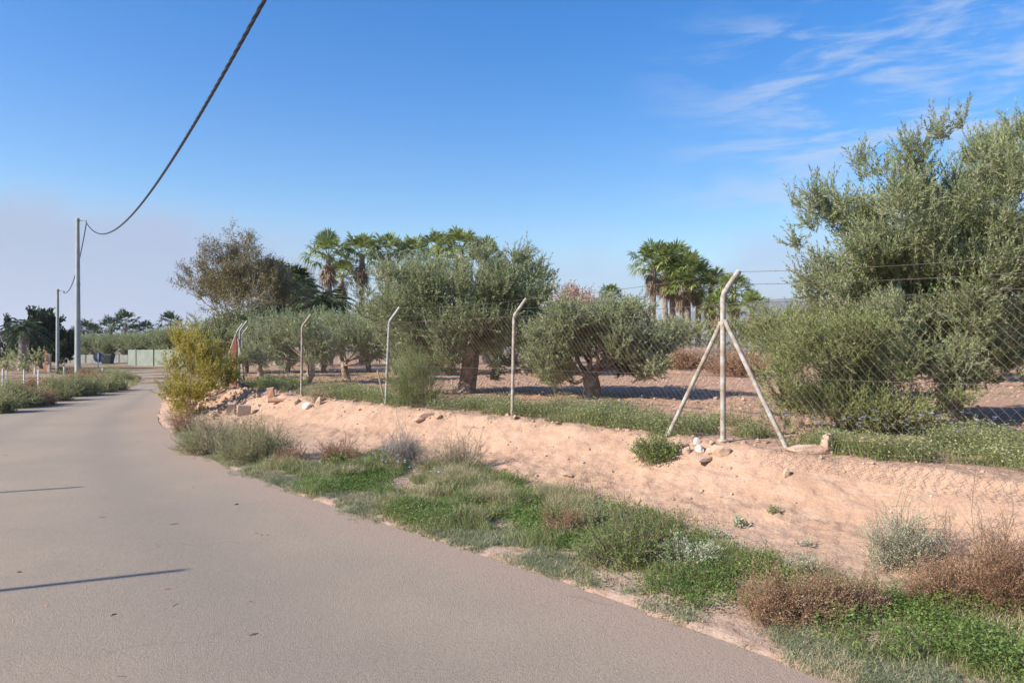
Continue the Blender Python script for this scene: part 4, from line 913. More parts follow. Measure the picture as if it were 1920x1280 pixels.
S = [
 ('dry_grass_clump', 'rusty red dry grass clump at the foot of the yellow bush', 'weed', 352, 808, 78, 48, 'rust', dict(nst=110, ntw=5, K=8, lL=.03, lW=.006, seed=1)),
 ('broom_bush', 'grey green broom clump at the road edge, left one of the pair below the rubble', 'bush', 398, 846, 130, 72, 'broom', dict(nst=200, ntw=9, K=8, lL=.035, lW=.006, seed=2, up=.5)),
 ('broom_bush', 'dark green broom clump, right one of the pair below the rubble', 'bush', 478, 864, 150, 72, 'broom', dict(nst=220, ntw=9, K=8, lL=.035, lW=.006, seed=3, up=.5, lean=.1)),
 ('dry_grass_clump', 'long straw coloured grass stalks leaning in front of the broom clumps', 'weed', 425, 852, 90, 80, 'straw', dict(nst=36, ntw=2, K=4, lL=.04, lW=.005, seed=4, lean=-.6)),
 ('dry_shrub', 'small brown dry shrub just right of the broom clumps', 'shrub', 545, 872, 70, 38, 'drybrown', dict(nst=110, ntw=6, K=6, lL=.02, lW=.006, seed=5)),
 ('dry_shrub', 'brown and green dry shrub at the bank foot left of the grey twiggy one', 'shrub', 636, 868, 90, 52, 'drybrown', dict(nst=120, ntw=6, K=6, lL=.022, lW=.006, seed=6)),
 ('green_weed', 'broad leaved green weed in front of the brown and green shrub', 'weed', 635, 880, 60, 26, 'clover', dict(nst=70, ntw=4, K=5, lL=.035, lW=.025, seed=7)),
 ('twiggy_shrub', 'grey leafless twiggy shrub on the bank below the feathery weed', 'shrub', 752, 872, 84, 76, 'drygrey', dict(nst=150, ntw=9, K=5, lL=.02, lW=.004, seed=8, stemm='greytwig', stemr=.0025)),
 ('green_weed', 'leafy green weed at the foot of the grey twiggy shrub', 'weed', 712, 886, 70, 34, 'weed', dict(nst=80, ntw=5, K=5, lL=.03, lW=.018, seed=9)),
 ('twiggy_shrub', 'open grey green shrub on the bank left of the fourth bent post', 'shrub', 862, 884, 96, 88, 'broom', dict(nst=90, ntw=9, K=5, lL=.018, lW=.005, seed=10, stemr=.0025)),
 ('dry_shrub', 'pale brown wispy growth between the two grey shrubs', 'shrub', 805, 880, 80, 40, 'drygrey', dict(nst=70, ntw=7, K=4, lL=.018, lW=.004, seed=11, stemr=.002)),
 ('dry_shrub', 'rusty brown dry weed standing in the green grass, middle of the verge', 'shrub', 1062, 1005, 86, 62, 'drybrown', dict(nst=90, ntw=6, K=6, lL=.016, lW=.005, seed=12, stemr=.002)),
 ('green_weed', 'tall dull green weed right beside the rusty brown one', 'weed', 1108, 1000, 60, 64, 'broom', dict(nst=60, ntw=8, K=6, lL=.018, lW=.006, seed=13, stemr=.002)),
 ('verge_bush', 'rounded green bush with brown twigs in the middle of the verge', 'bush', 1172, 1052, 200, 88, 'weed', dict(nst=240, ntw=9, K=6, lL=.02, lW=.008, seed=14, stemr=.002)),
 ('dry_shrub', 'brown twigs growing through the rounded green verge bush', 'shrub', 1195, 1048, 160, 92, 'drybrown', dict(nst=90, ntw=9, K=5, lL=.012, lW=.004, seed=15, stemr=.0018)),
 ('green_weed', 'dull green low weed to the right of the rounded verge bush', 'weed', 1290, 1062, 120, 50, 'artemisia', dict(nst=130, ntw=6, K=6, lL=.02, lW=.007, seed=16, stemr=.0018)),
 ('dry_shrub', 'large brown dry shrub in the grass at lower right centre', 'shrub', 1490, 1162, 210, 104, 'drybrown', dict(nst=240, ntw=9, K=6, lL=.013, lW=.005, seed=17, stemr=.0017)),
 ('dry_shrub', 'smaller reddish dry shrub attached to the right of the large brown one', 'shrub', 1590, 1148, 140, 82, 'drybrown', dict(nst=130, ntw=9, K=6, lL=.012, lW=.005, seed=18, stemr=.0016)),
 ('green_weed', 'grey green weed behind the large brown dry shrub', 'weed', 1500, 1080, 70, 44, 'artemisia', dict(nst=70, ntw=6, K=5, lL=.016, lW=.006, seed=19, stemr=.0015)),
 ('sage_shrub', 'pale green sage shrub with curling tips on the bank at right', 'shrub', 1695, 1062, 130, 118, 'artemisia', dict(nst=190, ntw=9, K=9, lL=.012, lW=.006, seed=20, stemr=.0018, up=.2)),
 ('dry_shrub', 'reddish brown dry shrub right of the pale sage shrub', 'shrub', 1790, 1128, 180, 104, 'drybrown', dict(nst=260, ntw=10, K=6, lL=.012, lW=.005, seed=21, stemr=.0016)),
 ('dry_shrub', 'tall rusty brown dry shrub at the right edge of the photo', 'shrub', 1895, 1138, 160, 138, 'rust', dict(nst=260, ntw=10, K=7, lL=.012, lW=.005, seed=22, stemr=.0016)),
 ('twiggy_shrub', 'tall bare twiggy plant rising against the bank above the rusty shrub', 'shrub', 1855, 1075, 120, 190, 'drygrey', dict(nst=26, ntw=14, K=4, lL=.010, lW=.003, seed=23, stemr=.0020, tw=.22)),
 ('twiggy_shrub', 'slim bare twiggy plant right behind the pale sage shrub', 'shrub', 1768, 1040, 60, 120, 'drygrey', dict(nst=16, ntw=10, K=4, lL=.010, lW=.003, seed=24, stemr=.0018, tw=.2)),
 ('green_weed', 'bright green plant hanging over the crest left of the braced post', 'weed', 1226, 862, 84, 56, 'clover', dict(nst=130, ntw=6, K=6, lL=.026, lW=.013, seed=25, stemr=.002)),
 ('green_weed', 'small light green sprout alone on the bare bank', 'weed', 1387, 990, 34, 22, 'artemisia', dict(nst=20, ntw=4, K=4, lL=.02, lW=.014, seed=26, stemr=.0015)),
 ('green_weed', 'tiny dark sprout on the bare bank, right of the light green one', 'weed', 1450, 964, 26, 16, 'weed', dict(nst=16, ntw=4, K=4, lL=.014, lW=.009, seed=27, stemr=.0013)),
 ('green_weed', 'small sprout below the light green one on the bank', 'weed', 1342, 1012, 40, 24, 'artemisia', dict(nst=22, ntw=4, K=4, lL=.018, lW=.010, seed=28, stemr=.0013)),
 ('green_weed', 'low sprout on the bank above the large brown dry shrub', 'weed', 1510, 1025, 34, 24, 'artemisia', dict(nst=18, ntw=4, K=4, lL=.014, lW=.008, seed=29, stemr=.0013)),
 ('green_weed', 'dark green weed at the bank foot right of the open grey shrub', 'weed', 985, 948, 66, 36, 'weed', dict(nst=70, ntw=5, K=5, lL=.018, lW=.008, seed=30, stemr=.0015)),
 ('twiggy_shrub', 'thin dry stalks on the bank in front of the braced post', 'shrub', 1108, 900, 60, 52, 'drygrey', dict(nst=12, ntw=7, K=3, lL=.01, lW=.003, seed=31, stemr=.0014)),
 ('twiggy_shrub', 'thin dry stalks on the bank above the rusty brown weed', 'shrub', 1082, 930, 50, 76, 'straw', dict(nst=9, ntw=6, K=3, lL=.01, lW=.003, seed=32, stemr=.0014)),
 ('green_weed', 'dark green weed clump at the fence foot left of the first bent posts', 'weed', 520, 728, 110, 30, 'weed', dict(nst=120, ntw=6, K=6, lL=.05, lW=.02, seed=33)),
 ('dry_grass_clump', 'tan dry grass tuft right of the second bent post', 'weed', 597, 752, 44, 34, 'straw', dict(nst=70, ntw=4, K=5, lL=.05, lW=.008, seed=34)),
 ('dry_shrub', 'brown brush covering the left half of the dirt mound in the orchard', 'shrub', 1275, 688, 100, 34, 'rust', dict(nst=160, ntw=7, K=6, lL=.07, lW=.03, seed=35, stemr=.006)),
 ('dry_shrub', 'brown brush on the right half of the dirt mound behind the braced post', 'shrub', 1385, 705, 130, 50, 'rust', dict(nst=200, ntw=7, K=6, lL=.07, lW=.03, seed=36, stemr=.006)),
 ('twiggy_shrub', 'grey dry brush crowning the dirt mound', 'shrub', 1340, 672, 170, 32, 'drygrey', dict(nst=180, ntw=7, K=6, lL=.06, lW=.02, seed=37, stemr=.006)),
]
for (nm, l, c, px, pb, w_, h_, lm, kw) in S:
    kw['nst'] = max(10, int(kw['nst']*.72)); kw.setdefault('stemm', 'brownstem' if lm in ('drybrown', 'rust') else 'twig'); shrub(nm, l, c, px, pb, w_, h_, M[lm], **kw)
LV = [(-8, 776, 70, 62, 'broom', 'dark broom clump cut by the left edge at the road side'), (32, 764, 86, 58, 'broom', 'broad dark broom clump second from the left edge at the road side'), (72, 760, 60, 42, 'drybrown', 'brownish clump at the foot of the tallest thin white post'),
      (108, 752, 66, 50, 'broom', 'light green clump left of the near utility pole'), (130, 742, 60, 48, 'broom', 'broom clump just left of the near utility pole base'), (160, 741, 60, 42, 'broom', 'green clump at the base of the near utility pole'),
      (188, 736, 56, 42, 'broom', 'broom clump right of the near utility pole'), (212, 733, 50, 36, 'broom', 'rightmost dark broom clump, throwing its shadow on the road'), (178, 722, 60, 28, 'drybrown', 'brown clump behind the road side broom, right of the pole'),
      (225, 716, 50, 22, 'broom', 'small green clump farther along the left road side'), (242, 712, 40, 12, 'drybrown', 'low brown tuft at the gravel spill of the bend'), (88, 728, 70, 26, 'drybrown', 'brown dry clump behind the tallest thin white post'), (45, 735, 60, 22, 'rust', 'rust brown clump in the field in front of the grey stake'),
      (20, 745, 50, 28, 'broom', 'low clump behind the leftmost thin white post'), (150, 718, 50, 26, 'drybrown', 'brown brush around the near utility pole'), (180, 704, 90, 14, 'rust', 'rust brown low brush under the round sign'), (135, 700, 60, 14, 'rust', 'rust brown brush left of the round sign')]
for k, (px, pb, w_, h_, lm, l) in enumerate(LV):
    shrub('verge_bush', l, 'bush', px, pb, w_, h_*.85, M[lm], nst=120, ntw=8, K=7, lL=.06, lW=.018, seed=50+k, stemr=.004, group='bushes along the left road side', depth=.9)

def lilac_plant(px, py, label, n_=9, hh_=.22, wd=.28, seed=0):
    global rng
    x, y, z = ground_at(px, py) if py > 790 or px < 1000 else (None, None, None)
    if x is None:
        y = F*1.0/(py-HZ); x = (px-960)/F*y; z = hz(x, y)
    g = np.random.default_rng(seed+900); o = empty('wildflower', (x, y, z), label, 'wildflower', 'lilac wildflowers in the weeds')
    save = rng; rng = g
    p0 = np.stack([g.normal(size=n_)*wd*.3, g.normal(size=n_)*wd*.3, np.zeros(n_)], 1); p1 = p0+np.stack([g.normal(size=n_)*wd*.35, g.normal(size=n_)*wd*.35, hh_*g.uniform(.7, 1.3, n_)], 1)
    b = MB(); shoots(b, p0, p1-p0, np.linalg.norm(p1-p0, axis=1), 6, .03, .010, 0, 1, up=.0, stem=.0018); b.build('stem', [M['weed'], M['twig']], o)
    b = MB(); k = 6; a = np.arange(k)*2*math.pi/k; c = np.repeat(p1, k, 0); a = np.tile(a, n_)+np.repeat(g.random(n_)*3, k)
    tilt = np.repeat(g.normal(size=(n_, 3))*.5, k, 0); ax = nrm(np.stack([np.cos(a), np.sin(a), .25+0*a], 1)+tilt*np.array([0, 0, 1]))
    leaves(b, c, ax, .024, .017, 0, flat=nrm(np.array([[0, 0, 1.]])+tilt*.3)); b.build('blossom', M['lilac'], o); rng = save
FL = [(885, 772, 'lilac wildflowers at the foot of the thick pale olive trunk'), (830, 790, 'lilac wildflowers right of the feathery green fence weed'), (915, 790, 'lilac wildflowers just left of the fourth bent post'), (1180, 790, 'lilac wildflowers in front of the round olive, left cluster'),
      (1215, 775, 'lilac wildflowers in front of the round olive, right cluster'), (1120, 790, 'lilac wildflowers between the fourth post and the left brace'), (1420, 812, 'lilac wildflowers between the braced post and its right brace'), (1400, 795, 'lilac wildflowers just right of the braced post'),
      (1530, 838, 'lilac wildflowers over the large flat rock'), (1600, 840, 'lilac wildflowers at the foot of the yellow green bush, middle'), (1650, 842, 'lilac wildflowers at the foot of the yellow green bush, right part'), (1720, 846, 'lilac wildflowers right of the yellow green bush'), (1790, 848, 'lilac wildflowers under the right hand olive'),
      (1860, 850, 'lilac wildflowers near the right edge behind the fence'), (1685, 800, 'taller lilac wildflowers reaching up into the yellow green bush'), (745, 905, 'lilac wildflowers in the verge grass, leftmost'), (720, 880, 'lilac wildflowers beside the leafy verge weed'), (800, 925, 'lilac wildflowers in the verge grass, rightmost')]
for k, (px, py, l) in enumerate(FL): lilac_plant(px, py, l, n_=7 if px < 1000 else 12, hh_=.24 if px < 1400 else .30, seed=k)

# grass -------------------------------------------------------------------
def blades(b, p, hgt, wd, mi=0, lean=.5):
    N = len(p); a = rng.uniform(0, 6.283, N); dr_ = np.stack([np.cos(a), np.sin(a), np.zeros(N)], 1); sd_ = np.stack([-np.sin(a), np.cos(a), np.zeros(N)], 1)
    f = rng.uniform(0, 2*math.pi, N); sd_ = np.stack([np.cos(f), np.sin(f), np.zeros(N)], 1)
    ln = (lean*(.3+rng.random(N)))[:, None]; hgt = hgt[:, None]; wd = np.broadcast_to(wd, (N,))[:, None]
    mid = p+dr_*hgt*ln*.35+np.array([0, 0, 1.])*hgt*.6; tip = p+dr_*hgt*ln*1.1+np.array([0, 0, 1.])*hgt*(1-.25*ln)
    V = np.stack([p-sd_*wd/2, p+sd_*wd/2, mid+sd_*wd*.4, mid-sd_*wd*.4, tip], 1).reshape(-1, 3); k = np.arange(N)[:, None]*5
    b.add(V, k+np.array([[0, 1, 2, 3]]), mi); b.f.append((b.f[-1][0][:, [3, 2, 0]]*0+(k+np.array([[3, 2, 4]]))+(b.k-len(V)), mi))
GP_ = [G(px, py, .08) for px, py in [(330, 800), (420, 850), (520, 856), (590, 856), (660, 846), (740, 850), (800, 876), (880, 895), (950, 910), (1010, 930), (1080, 940), (1150, 955), (1230, 985), (1330, 1020), (1430, 1060), (1520, 1090), (1640, 1110), (1730, 1130), (1930, 1140)]]
GP_ += [(3.6, 3.2), (5.2, .5), (6.0, -1.2), (4.8, -1.2), (3.6, 1.5), (2.4, 2.7)]+[G(px, py) for px, py in [(1550, 1268), (1433, 1212), (1202, 1143), (1020, 1075), (953, 1054), (695, 971), (523, 910), (396, 860), (330, 816)]]
def sample(poly, N, jit=.0):
    pa = np.array(poly); lo, hi = pa.min(0), pa.max(0); o = []; t = 0
    while t < N:
        q = rng.uniform(lo, hi, (N*3, 2)); q = q[inpoly(q[:, 0], q[:, 1], poly)]; o.append(q); t += len(q)
    q = np.concatenate(o)[:N]; return q+rng.normal(size=q.shape)*jit if jit else q
def roaddist(q): return segdist(q[:, 0], q[:, 1], REs[::2])*np.where(inpoly(q[:, 0], q[:, 1], RPOLY), -1, 1)
def tuft(q, k, rad): return (np.repeat(q, k, 0)+rng.normal(size=(len(q)*k, 2))*rad)
def lift(q): return np.column_stack([q, height(q[:, 0], q[:, 1])-.004])
# creeping tufts that break up the asphalt edge
k = rng.integers(18, 75, 9000); qe = REs[k]+(REs[k+1]-REs[k])*rng.random((9000, 1)); te = nrm(REs[k+1]-REs[k]); ne = np.stack([te[:, 1], -te[:, 0]], 1)
off = rng.normal(size=9000)*.10+.10+.22*fbm(qe[:, 0], qe[:, 1], 1.4, 3); qe = qe+ne*off[:, None]
ok = (qe[:, 1] > 2.6) & (qe[:, 1] < 15) & (fbm(qe[:, 0]+5, qe[:, 1], 1.7, 3) > .02); qe = qe[ok]; b = MB(); qq = tuft(qe, 9, .022); p = lift(qq); p[:, 2] = np.maximum(p[:, 2], .004); blades(b, p, rng.uniform(.012, .042, len(qq)), .0034, lean=1.1)
tag(b.build('couch_grass', [M['bluegrass'], M['straw']]), 'greyish creeping grass tufts breaking up the asphalt edge', 'grass', kind='stuff')
# sunlit green verge
q = sample(GP_, 46000, .12); rd = roaddist(q)
dens = fbm(q[:, 0], q[:, 1], 1.1, 3); far_ = sm((q[:, 1]-5.0)/1.6)
keep = (rd > -.02) & (dens+.55*far_+.42 > rng.uniform(-.05, .6, len(q))-.35*sm(rd/.5)*far_)
q = q[keep]; rd = rd[keep]
hn = fbm(q[:, 0]+40, q[:, 1], 1.7, 3)
t1 = hn > -.05; near = rd+.5*fbm(q[:, 0]+3, q[:, 1]+9, 1.3, 3)+rng.normal(size=len(q))*.14 < .33
kp = ~(near & (fbm(q[:, 0]+7, q[:, 1]-5, 2.4, 3)+.34+.20*sm(rd/.6) < rng.uniform(-.1, .25, len(q)))); q = q[kp]; rd = rd[kp]; hn = hn[kp]; t1 = t1[kp]; near = near[kp]
def grow(sel, k, rad, h0, mname, oname, label, wd, lean=.6):
    b = MB(); qq = tuft(q[sel], k, rad); hh_ = np.repeat((h0*(.7+.9*np.clip(hn[sel]+.35, 0, 1))*(.45+.55*sm(rd[sel]/.7))*(.5+.5*sm((q[sel][:, 1]-4.2)/2.5))) if mname == 'grass' else np.full(int(sel.sum()), h0), k)*rng.uniform(.5, 1.25, len(qq))
    ok = roaddist(qq) > -.05; qq = qq[ok]; hh_ = hh_[ok]
    u_ = rng.random(len(qq)) < (.12+.25*(fbm(qq[:, 0], qq[:, 1], 1.9, 2) > .1)); blades(b, lift(qq[~u_]), hh_[~u_], wd*rng.uniform(.6, 1.3, (~u_).sum()), lean=lean); blades(b, lift(qq[u_]), hh_[u_]*1.25, wd*.7, 1, lean=lean*.8); return tag(b.build(oname, [M[mname], M['straw']]), label, 'grass', kind='stuff')
grow(t1 & ~near, 12, .022, .115, 'grass', 'grass', 'green grass covering the road verge below the bank', .0038)
grow(near, 22, .028, .042, 'bluegrass', 'couch_grass', 'low greyish green grass mats creeping over the asphalt edge', .0036, 1.1)
def clover(q, n_per, rad, h0, size, mname, oname, label, cat='ground cover', hvar=None):
    b = MB(); qq = tuft(q, n_per, rad); p = lift(qq); hh_ = h0*(rng.random(len(p))**.8+.15)
    if hvar is not None: hh_ = hh_*np.repeat(hvar, n_per)
    p[:, 2] += hh_; a = rng.uniform(0, 6.283, len(p)); ax = nrm(np.stack([np.cos(a), np.sin(a), rng.normal(size=len(p))*.45+.25], 1))
    leaves(b, p-ax*size*.5, ax, size*rng.uniform(.6, 1.4, len(p)), size*.62, 0, flat=nrm(np.array([[0, 0, 1.]])+rng.normal(size=(len(p), 3))*.45))
    return tag(b.build(oname, M[mname]), label, cat, kind='stuff')
sel = ~near & (fbm(q[:, 0]-12, q[:, 1]+3, 1.3, 3)+rng.normal(size=len(q))*.12 > -.02)
clover(q[sel], 9, .04, .10, .019, 'clover', 'clover', 'bright green clover and broad leaved ground cover in the verge', hvar=(.6+.9*np.clip(hn[sel]+.3, 0, 1)))
# sprinkled growth creeping on the lower bank
qb = sample([G(px, py, .25) for px, py in [(640, 862), (760, 868), (900, 900), (960, 925), (1180, 965), (1430, 1075), (1640, 1125), (1920, 1150), (1920, 1060), (1600, 990), (1300, 960), (1000, 880), (800, 850)]], 900, .1)
qb = qb[fbm(qb[:, 0], qb[:, 1], 2.0, 3) > .05]; b = MB(); qq = tuft(qb, 8, .02); blades(b, lift(qq), rng.uniform(.015, .05, len(qq)), .003, lean=1.0)
tag(b.build('bank_grass', M['bluegrass']), 'sparse small grass tufts scattered on the lower bank', 'grass', kind='stuff')
# dry stalks lying on the bank
sxy = np.array([[px, py] for px, py in zip(rng.uniform(520, 1920, 1500), rng.uniform(770, 1110, 1500))]); Yb = 5+(1110-sxy[:, 1])/340*5
qb = FP[rng.integers(0, 6, 2600)]; t = rng.random((2600, 1)); k = rng.integers(0, 6, 2600); qb = FP[k]*(1-t)+FP[k+1]*t+np.array([-.79, -.61])*(rng.random((2600, 1))**1.5*2.4+.0)
qb = qb[fbm(qb[:, 0], qb[:, 1], 1.5, 3) > -.1]
p = lift(qb); p[:, 2] += .010; d = rdir(len(p)); d[:, 2] = np.abs(d[:, 2])*.25; d = nrm(d); b = MB(); b.add(*prisms(p, p+d*rng.uniform(.015, .08, (len(p), 1)), .0013, .0007))
tag(b.build('dry_stalks', M['drybrown']), 'broken dry stalks and rootlets strewn over the bare bank', 'dry stalks', kind='stuff')
# orchard edge weeds just behind the fence
N = 21000; k = rng.choice(6, N, p=[.17, .24, .2, .16, .13, .10]); t = rng.random((N, 1)); off = rng.random((N, 1))**1.1*2.2
qo = FP[k]*(1-t)+FP[k+1]*t+np.array([.79, .61])*off; dn = fbm(qo[:, 0], qo[:, 1], 1.0, 3)
thin = np.where(k >= 3, .55, 1.0); ok = (dn > -.27+.30*(off[:, 0]/2.2)**2) & (off[:, 0] < 2.2*thin*(.8+.5*dn)+.15); qo = qo[ok]; ko = k[ok]; dn = dn[ok]
hv = (.7+.8*np.clip(dn+.3, 0, 1))
b = MB(); sel = rng.random(len(qo)) < .6; qq = tuft(qo[sel], 8, .03); blades(b, lift(qq), np.repeat(hv[sel], 8)*rng.uniform(.05, .27, len(qq)), .0045, lean=.7)
tag(b.build('grass', M['grass']), 'green grass along the orchard edge behind the fence', 'grass', kind='stuff')
clover(qo, 7, .05, .20, .026, 'broom', 'low_weeds', 'leafy low weeds along the orchard edge behind the fence', 'weeds', hvar=hv)
# scattered weeds on the ploughed soil
qo = np.column_stack([rng.uniform(-12, 22, 9000), rng.uniform(11, 34, 9000)]); dn = fbm(qo[:, 0], qo[:, 1], .45, 3); ok = inpoly(qo[:, 0], qo[:, 1], PLAT) & (dn > .18)
qo = qo[ok]; clover(qo, 5, .05, .07, .04, 'weed', 'low_weeds', 'sparse weeds dotted over the ploughed orchard soil', 'weeds')
# left verge grass
k = rng.integers(40, 118, 9000); qo = LEs[k]+(LEs[np.minimum(k+1, 159)]-LEs[k])*rng.random((9000, 1)); tn = nrm(LEs[np.minimum(k+1, 159)]-LEs[k]); nn_ = np.stack([-tn[:, 1], tn[:, 0]], 1)
qo = qo+nn_*rng.uniform(.05, 2.6, (9000, 1)); ok = ~inpoly(qo[:, 0], qo[:, 1], RPOLY) & (qo[:, 1] > 17) & (qo[:, 1] < 60); qo = qo[ok]
b = MB(); qq = tuft(qo, 7, .05); blades(b, lift(qq), rng.uniform(.06, .26, len(qq)), .012, lean=.7); tag(b.build('grass', M['broom']), 'rough dull green grass along the left road side', 'grass', kind='stuff')
# fallen leaves
qo = sample(GP_, 420, .1); p = lift(qo); p[:, 2] += .012; a = rng.uniform(0, 6.28, len(p)); b = MB(); leaves(b, p, nrm(np.stack([np.cos(a), np.sin(a), .2+0*a], 1)), .03*rng.uniform(.5, 1.4, len(p)), .016, 0)
tag(b.build('fallen_leaves', M['deadleaf']), 'small reddish fallen leaves scattered in the verge', 'fallen leaves', kind='stuff')

# ------------------------------------------------------------------ rocks
import bmesh
def rockmesh(name, m_, size, seed, subdiv=2, rough=.22, ch=.0):
    g = np.random.default_rng(seed); bm = bmesh.new(); bmesh.ops.create_icosphere(bm, subdivisions=subdiv, radius=1.0)
    V = np.array([v.co[:] for v in bm.verts])
    for k in range(9):        # facets: cut by random planes
        d = rdir(1)[0] if False else nrm(g.normal(size=(1, 3)))[0]; c = g.uniform(.55, .85); s_ = V@d; V = V-np.outer(np.maximum(s_-c, 0), d)*.9
    V = V+g.normal(size=V.shape)*rough*.12; V = V*np.array(size)
    for v, c in zip(bm.verts, V): v.co = c
    me = bpy.data.meshes.new(name); bm.to_mesh(me); bm.free(); me.materials.append(m_); o = bpy.data.objects.new(name, me); sc.collection.objects.link(o); return o
RK = [(1307, 832, (.045, .04, .055), 'whiterock', 'bright white stone standing left of the braced post foot'), (1312, 846, (.085, .05, .05), 'whiterock', 'cream angular stone just below the bright white one'), (1356, 828, (.07, .05, .03), 'rock', 'flat stone right at the foot of the braced post'),
      (1350, 852, (.15, .09, .075), 'rock', 'largest block of the pile below the braced post'), (1288, 850, (.06, .05, .06), 'rock', 'rounded tan stone at the left end of the pile'), (1330, 850, (.06, .05, .05), 'rock', 'small tan stone between the cream one and the largest block'), (1325, 862, (.20, .09, .03), 'rock', 'wide flat slab under the pile below the braced post'),
      (1283, 836, (.045, .04, .03), 'rock', 'small stone behind the left end of the pile'), (1335, 834, (.05, .04, .03), 'rock', 'small pale stone between white stone and post'),
      (575, 766, (.12, .08, .09), 'whiterock', 'white rock on the crest right of the second bent post'), (557, 758, (.10, .08, .09), 'rock', 'tan rock just left of the white crest rock'), (597, 760, (.07, .06, .14), 'rock', 'upright tan stone right of the white crest rock'), (675, 770, (.07, .04, .03), 'rock', 'small pale stone on the crest left of the feathery weed'),
      (800, 783, (.17, .10, .06), 'rock', 'pale rock cluster top right of the feathery weed'), (822, 784, (.10, .07, .05), 'rock', 'tan rock beside the pale one right of the feathery weed'), (788, 792, (.12, .06, .04), 'rock', 'flat tan rock below the pale one right of the feathery weed'),
      (884, 985, (.03, .02, .015), 'whiterock', 'little white stone lying in the verge grass'), (1746, 936, (.012, .010, .010), 'whiterock', 'tiny white pebble high on the bank at right'), (1063, 892, (.10, .06, .03), 'rock', 'pale flat stone half buried in the middle of the bank'), (1475, 893, (.05, .04, .05), 'rock', 'small lump casting a dark shadow on the bank right of the braced post')]
for k, (px, py, s_, mm, l) in enumerate(RK):
    x, y, z = ground_at(px, py); o = rockmesh('rock', M[mm], s_, 300+k); o.location = (x, y, z+s_[2]*.35); o.rotation_euler = (0, 0, k*1.7); tag(o, l, 'rock', 'loose rocks along the bank')
x, y, z = ground_at(1515, 848); o = empty('large_rock', (x, y, z), 'long pale flat rock with upturned right end lying on the crest behind the loose mesh', 'rock')
r1 = rockmesh('slab', M['rock'], (.24, .10, .07), 401, 3); r1.parent = o; r1.location = (0, 0, .02); r2 = rockmesh('upturned_end', M['rock'], (.07, .08, .12), 402, 3); r2.parent = o; r2.location = (.18, .0, .07); r2.rotation_euler = (0, .3, 0)
# rubble of the far corner: blocks and tile piece
x, y, z = ground_at(457, 778); o = MB(); box(o, (0, 0, .10), (.26, .16, .28), jit=.006); ob = tag(o.build('concrete_block', M['concrete']), 'squared block sticking out of the rubble at the far corner', 'block'); ob.location = (x, y, z-.02); ob.rotation_euler = (.1, .05, .35)
x, y, z = ground_at(447, 776); o = MB(); box(o, (0, 0, .10), (.14, .14, .26), jit=.006); ob = tag(o.build('concrete_block', M['concrete']), 'narrower block left of the squared one in the rubble', 'block'); ob.location = (x-.14, y-.02, z-.02); ob.rotation_euler = (.15, .0, .2)
x, y, z = ground_at(510, 745); o = MB(); box(o, (0, 0, .10), (.16, .05, .24), jit=.012); ob = tag(o.build('broken_tile', M['brick']), 'reddish broken tile standing upright on the rubble crest', 'broken tile'); ob.location = (x, y, z); ob.rotation_euler = (.1, -.1, -.2)
x, y, z = ground_at(522, 756); o = MB(); add_tube(o, np.array([[-.22, 0, .05], [.25, .05, .07]]), .045, 8); tag(o.build('broken_pipe', M['brick']), 'length of orange clay pipe lying on the rubble crest', 'broken pipe').location = (x, y, z)
bm = bmesh.new(); bmesh.ops.create_icosphere(bm, subdivisions=1, radius=1.0); IV = np.array([v.co[:] for v in bm.verts]); IF = np.array([[v.index for v in f.verts] for f in bm.faces]); bm.free()
def scatter(q, rmin, rmax, pw, m_, name, label, cat, sink=.3, seed=5):
    g = np.random.default_rng(seed); N = len(q); r = rmin+(rmax-rmin)*g.random(N)**pw; z = height(q[:, 0], q[:, 1])
    nv = len(IV); D = np.broadcast_to(IV, (N, nv, 3)).copy()
    for k in range(5):
        d = nrm(g.normal(size=(N, 3))); c = g.uniform(.4, .8, (N, 1)); s_ = np.einsum('nvk,nk->nv', D, d); D = D-np.maximum(s_-c, 0)[..., None]*d[:, None]
    D = D*(1+g.normal(size=(N, nv, 1))*.08)*(r[:, None]*g.uniform(.6, 1.4, (N, 3)))[:, None]*np.array([1, 1, .75])
    D = D+np.column_stack([q, z+r*sink])[:, None]; b = MB(); b.add(D.reshape(-1, 3), (IF[None]+np.arange(N)[:, None, None]*nv).reshape(-1, 3))
    return tag(b.build(name, m_), label, cat, kind='stuff')
N = 2400; k = rng.integers(0, 6, N); t = rng.random((N, 1)); qb = FP[k]*(1-t)+FP[k+1]*t+np.array([-.79, -.61])*(rng.random((N, 1))**2.2*2.2-.1)
scatter(qb, .004, .030, 5, M['rock'], 'pebbles', 'pebbles and crumbs of earth scattered over the bank and its crest', 'pebbles')
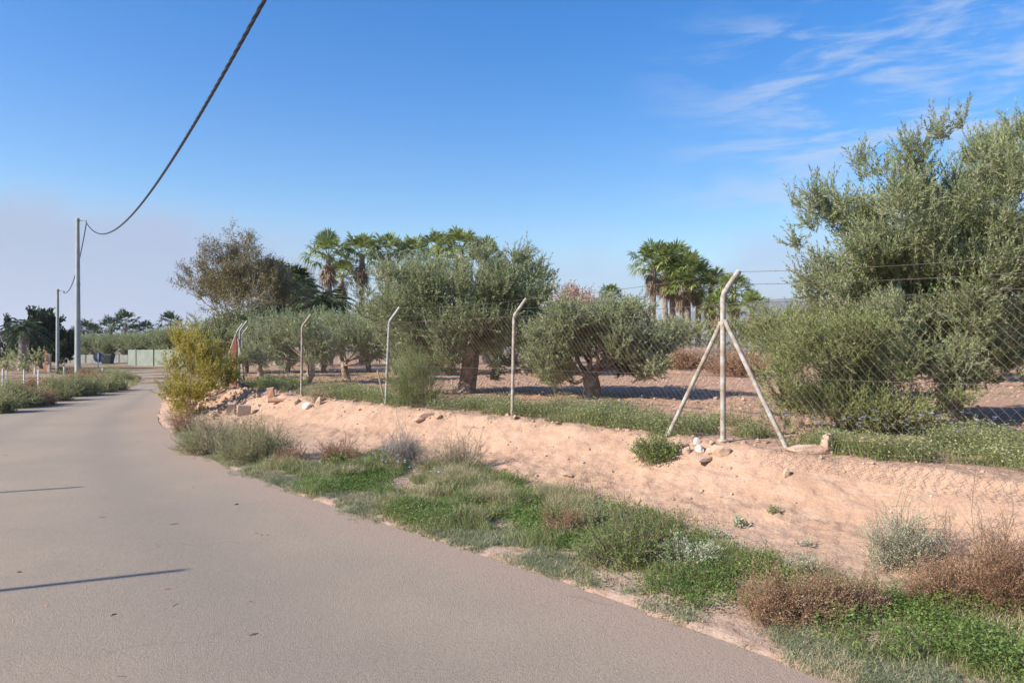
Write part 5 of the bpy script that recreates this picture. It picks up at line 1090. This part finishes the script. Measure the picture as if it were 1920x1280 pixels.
q1 = np.column_stack([rng.normal(-6.3, .95, 700), rng.normal(17.6, .9, 700)]); dd = segdist(q1[:, 0], q1[:, 1], EDGE); q1 = q1[(dd < 1.5)]
scatter(q1, .015, .085, 3.2, M['rock'], 'rubble', 'heap of tan rubble and clods at the far corner of the bank', 'rubble')
qb = np.column_stack([rng.uniform(-10, 16, 9000), rng.uniform(7, 26, 9000)]); qb = qb[inpoly(qb[:, 0], qb[:, 1], PLAT)]
scatter(qb, .012, .05, 3, simple('clod', (.50, .33, .23), 1.0, col2=(.38, .24, .16), scale=3), 'soil_clods', 'clods of ploughed earth on the orchard floor', 'clods')
qb = sample(GP_, 1500, .12); scatter(qb, .003, .012, 2, M['rock'], 'gravel', 'fine gravel in the sandy road verge', 'gravel')

pd = np.array([[*G(px, py), .010] for px, py in [(365, 916), (491, 1003), (483, 1002), (498, 1004), (308, 1108), (324, 1139), (465, 1129), (207, 1158), (468, 1194), (220, 1272), (447, 946), (30, 1076), (88, 1140)]])
b = MB(); a = rng.uniform(0, 6.28, len(pd)); leaves(b, pd, nrm(np.stack([np.cos(a), np.sin(a), .08+0*a], 1)), .045, .02, 0); b.add(*prisms(pd[3:], pd[3:]+np.column_stack([np.cos(a[3:]), np.sin(a[3:]), 0*a[3:]])*.05, .003, .002), 0)
tag(b.build('road_litter', M['deadleaf']), 'dead leaves and twig bits lying on the road', 'litter', kind='stuff')
# ------------------------------------------------------------------ haze
b = MB(); box(b, (0, 3000, 118), (12300, 12300, 242)); tag(b.build('haze', [bpy.data.materials.new('haze_air')]), 'thin pale morning haze over the whole countryside', 'haze', kind='stuff')
hm_ = bpy.data.materials['haze_air']; hm_.use_nodes = True; hm_.node_tree.nodes.clear()
v = hm_.node_tree.nodes.new('ShaderNodeVolumePrincipled'); v.inputs['Color'].default_value = (.93, .95, 1, 1); v.inputs['Density'].default_value = .00022; v.inputs['Anisotropy'].default_value = .2
oo = hm_.node_tree.nodes.new('ShaderNodeOutputMaterial'); hm_.node_tree.links.new(v.outputs[0], oo.inputs['Volume'])
